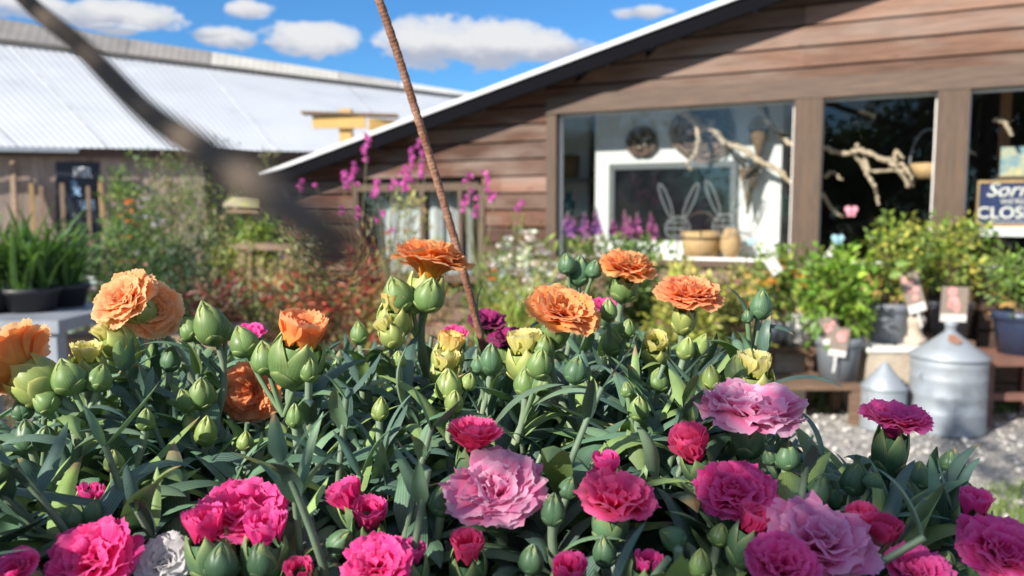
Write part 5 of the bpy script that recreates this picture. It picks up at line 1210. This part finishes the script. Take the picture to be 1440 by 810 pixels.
# galvanised bins with conical tops
def galv(px,Yc,rr,zsh,zap,label,neck):
    x=at(px,500,Yc)[0]; root=empty('galvanised_bin',(x,Yc,0),label,'metal bin','galvanised bins on the gravel')
    pr=[(.001,.004),(rr,.004),(rr*1.01,.02)]
    for zz in (.28,.50,.72,.90): pr+=[(rr,zsh*zz-.012),(rr*1.018,zsh*zz),(rr,zsh*zz+.012)]
    pr+=[(rr,zsh-.004)]
    m=MB(); m.lathe(pr,(x,Yc,0),48); m.build('body',M_GALV,root)
    m=MB(); m.lathe([(rr*1.001,zsh-.010),(rr*1.05,zsh-.012),(rr*1.055,zsh),(rr*.6,zsh+(zap-zsh)*.45),(.03 if neck else .004,zap)],(x,Yc,0),48); l=m.build('conical_lid',M_GALV,root)
    if neck:
        m=MB(); m.lathe([(.032,zap-.01),(.030,zap+.035),(.038,zap+.04),(.036,zap+.055),(.001,zap+.057)],(x,Yc,0),20); m.build('neck',M_GALV,l)
        m=MB(); q=np.array((x-.015,Yc-.10,zap-.065)); 
        a=np.linspace(0,2*math.pi,16,endpoint=False)
        sl=(zap-zsh)*.55/(rr*.57)
        V=[(x+dx,Yc-math.sqrt(max(1e-4,(rr_*rr_-dx*dx))),zap-(rr_-.03)*sl*1.02+.004) for (dx,rr_) in [(-.02,.085)]+[(-.02+.032*math.cos(t)*(1+.3*math.sin(3*t)),.085+.035*math.sin(t)) for t in a]]
        m.add(V,t=[(0,1+i,1+(i+1)%16) for i in range(16)]); m.build('rust_patch',M_RUST,l)
    m=MB(); m.tube([np.array((x+rr*.8*math.cos(t),Yc-rr*.62,zsh*.80+.05*math.sin(t)*0-.03*math.sin(t))) for t in ()] or [np.array((x-rr*.95,Yc-rr*.36,zsh*.8)),np.array((x-rr*1.1,Yc-rr*.40,zsh*.77)),np.array((x-rr*.93,Yc-rr*.40,zsh*.72))],.006,6); m.build('handle',M_GALV,root)
galv(1335,4.66,.208,zpx(499,4.66),zpx(466,4.66),'large galvanised bin with a conical lid and a rust patch near its neck',True)
galv(1245,4.68,.126,zpx(543,4.68),zpx(508,4.68),'small galvanised bin with a plain pointed lid',False)
# ground cover under the staging
r=np.random.default_rng(66); m=MB(); n=1500
P=np.stack([r.uniform(1.0,3.6,n),r.uniform(5.0,5.6,n),np.full(n,.0)],1); D=r.normal(size=(n,3)); D[:,2]=np.abs(D[:,2])+.5; m.leaves(P,D,r.uniform(.04,.09,n),.02,vary(DG+MG,n,r))
tag(m.build('weeds',M_FOL),'low dark green weeds growing under the staging','weeds',kind='stuff')

# ------------------------------------------------------------------ trees behind the viewpoint: they show in the panes; low leaf clusters added to shade the planter
M_BARK=mat('bark',(.11,.085,.06),rough=.9,var=.5,scale=12,bump=.6)
def tree(label,base,h,lobes,n,seed,L=.07):
    r=np.random.default_rng(seed+70); root=empty('tree',base,label,'tree'); b=np.array(base,float)
    m=MB(); f=MB(); trunk=bez(b,b+np.array((.05,.02,h*.35)),b+np.array((-.1,.05,h*.6)),b+np.array((.05,.1,h*.82)),14); m.tube(trunk,np.linspace(h*.035,h*.012,14),12)
    for (c,rad,k) in lobes:
        c=np.array(c,float); i=r.integers(6,13); m.tube(bez(trunk[i],trunk[i]+(c-trunk[i])*.3+np.array((0,0,.25)),trunk[i]+(c-trunk[i])*.7,c,10),np.linspace(h*.012,.012,10),7)
        T=foliage(f,r,c,rad,k,L,L*.5,MG+DG,.1)
        for j in r.choice(len(T),min(14,len(T)),replace=False): m.tube(bez(c,c+(T[j]-c)*.4,T[j],T[j],5),np.linspace(.012,.004,5),5)
    m.build('trunk',M_BARK,root); f.build('crown',M_FOL,root)
SUNV=nrm((-.65,-.58,.49))
sh=[]
for (x,y,z) in ((-.22,.22,1.10),(-.08,.24,1.10),(.06,.26,1.10),(.18,.29,1.11),(.28,.37,1.12)):
    c=np.array((x,y,z))+SUNV*2.0; sh.append((c,(.11,.12,.06),85))  # leaf clusters set towards the sun, added to shade the near blooms
for (x,y) in ((2.4,4.0),(3.0,4.2),(2.7,4.6)):
    c=np.array((x,y,0))+SUNV*6.6; sh.append((c,(.35,.35,.25),190))
sh+=[((-.4,-3.4,4.4),(1.2,1.2,.9),1600),((.9,-4.2,5.0),(1.4,1.2,1.0),1600),((-.2,-4.9,5.4),(1.2,1.2,1.0),1500)]
tree('leafy tree standing behind the viewpoint with unseen low leaf clusters added to shade the planter',(-.6,-4.0,0),5.0,sh,0,1,.055)
for i,(x,y,h) in enumerate(((-3,-12.5,6.5),(-14.5,-2.5,5.5),(-12.5,-7.5,4.6),(-8.5,-12,4.8))):
    r=np.random.default_rng(i); tree(['broad tree behind the viewpoint, farthest right of the row across the yard','tree at the left end of the row across the yard','tree second from the left in the row across the yard','tree second from the right in the row across the yard'][i],(x,y,0),h,
      [((x+r.uniform(-2,2),y+r.uniform(-1.5,1.5),h*r.uniform(.22,.80)),(2.3,1.8,1.1),1100) for k in range(10)],0,10+i,.22)
# ------------------------------------------------------------------ light, sky, camera
SUN=nrm((-.65,-.58,.49))
el=math.asin(SUN[2]); rot=math.atan2(SUN[0],SUN[1])
w=bpy.data.worlds.new('World'); scene.world=w; w.use_nodes=True; nt=w.node_tree; nt.nodes.clear(); L=nt.links
sky=nt.nodes.new('ShaderNodeTexSky'); sky.sky_type='NISHITA'; sky.sun_disc=False; sky.sun_elevation=el; sky.sun_rotation=rot
sky.air_density=1.0; sky.dust_density=.3; sky.ozone_density=3.0
tc=nt.nodes.new('ShaderNodeTexCoord')
def vmath(op,a,b=None):
    n=nt.nodes.new('ShaderNodeVectorMath'); n.operation=op
    for s_,v in ((n.inputs[0],a),(n.inputs[1],b)):
        if v is None: continue
        if hasattr(v,'is_output'): L.new(v,s_)
        else: s_.default_value=v
    return n.outputs['Value'] if op in('LENGTH','DOT_PRODUCT') else n.outputs[0]
D=vmath('NORMALIZE',tc.outputs['Generated'])
nz=nd(nt,'TexNoise',Scale=15.0,Detail=9.0,Roughness=.62); mp=nd(nt,'Mapping'); mp.inputs['Scale'].default_value=(1,1,1.9); L.new(D,mp.inputs[0]); L.new(mp.outputs[0],nz.inputs['Vector'])
nzc=math_(nt,'SUBTRACT',nz.outputs[0],.5)
CL=[(150,20,150,24),(60,8,80,30),(350,14,45,16),(315,55,70,20),(435,55,95,28),(610,66,115,42),(700,62,150,40),(780,70,100,30),(168,44,36,8),(905,18,60,14),(980,40,80,16)]
dens=None; hi=None
for (px,py,sx,sy) in CL:
    c=nrm(ray(px,py)); dv=vmath('SUBTRACT',D,tuple(c)); dv=vmath('MULTIPLY',dv,(FPX/sx*1.3,FPX/sx*.8,FPX/sy*1.25))
    l=vmath('LENGTH',dv); d=math_(nt,'SUBTRACT',1.0,l)
    sp=nt.nodes.new('ShaderNodeSeparateXYZ'); L.new(dv,sp.inputs[0])
    h=math_(nt,'MULTIPLY',sp.outputs[2],math_(nt,'GREATER_THAN',d,-.3))
    dens=d if dens is None else math_(nt,'MAXIMUM',dens,d); hi=h if hi is None else math_(nt,'ADD',hi,h)
dn=math_(nt,'ADD',dens,math_(nt,'MULTIPLY',nzc,2.3))
mask=ramp(nt,dn,[(.04,0.0),(.24,.8),(.55,1.0)])
shade=ramp(nt,math_(nt,'ADD',math_(nt,'MULTIPLY',hi,.35),math_(nt,'ADD',.5,math_(nt,'MULTIPLY',nzc,1.2))),[(.2,(4.2,4.5,5.4)),(.6,(7.4,7.5,7.7))])
skyc=mixc(nt,'MULTIPLY',sky.outputs[0],(.54,1.04,1.45),1.0)
# unseen cloud cover added overhead and behind the viewpoint for whitish fill light
n2=nd(nt,'TexNoise',Scale=3.2,Detail=8.0,Roughness=.6); L.new(D,n2.inputs['Vector'])
sd=nt.nodes.new('ShaderNodeSeparateXYZ'); L.new(D,sd.inputs[0])
away=ramp(nt,math_(nt,'ADD',sd.outputs[2],math_(nt,'MULTIPLY',sd.outputs[1],-.55)),[(.0,0.0),(.25,1.0)])
up_=ramp(nt,sd.outputs[2],[(.02,0.0),(.10,1.0)])
m2=math_(nt,'MULTIPLY',ramp(nt,n2.outputs[0],[(.46,0.0),(.58,1.0)]),math_(nt,'MULTIPLY',away,up_))
mask=math_(nt,'MAXIMUM',mask,m2)
col=mixc(nt,'MIX',skyc,shade,mask)
bg=nt.nodes.new('ShaderNodeBackground'); bg.inputs[1].default_value=.065; L.new(col,bg.inputs[0]); wo=nt.nodes.new('ShaderNodeOutputWorld'); L.new(bg.outputs[0],wo.inputs[0])
ld=bpy.data.lights.new('sun','SUN'); ld.energy=5.0; ld.angle=R(.53); ld.color=(1,.93,.82); lo=bpy.data.objects.new('sun',ld); COL.objects.link(lo)
lo.rotation_euler=Vector(-SUN).to_track_quat('-Z','Y').to_euler(); lo.location=(-6,-5,8)
cd=bpy.data.cameras.new('camera'); cd.sensor_width=36; cd.lens=36*FPX/1440; cd.clip_start=.01; cd.clip_end=2000
cd.dof.use_dof=True; cd.dof.focus_distance=.45; cd.dof.aperture_fstop=cd.lens/3.0
cam=bpy.data.objects.new('camera',cd); COL.objects.link(cam); cam.location=CAM; cam.rotation_euler=(math.pi/2+PITCH,0,0); scene.camera=cam
scene.view_settings.view_transform='Standard'; scene.view_settings.look='None'; scene.view_settings.gamma=1; scene.view_settings.use_curve_mapping=False
scene.view_settings.exposure=.80
scene.cycles.use_denoising=True
scene.cycles.max_bounces=8; scene.cycles.transparent_max_bounces=12
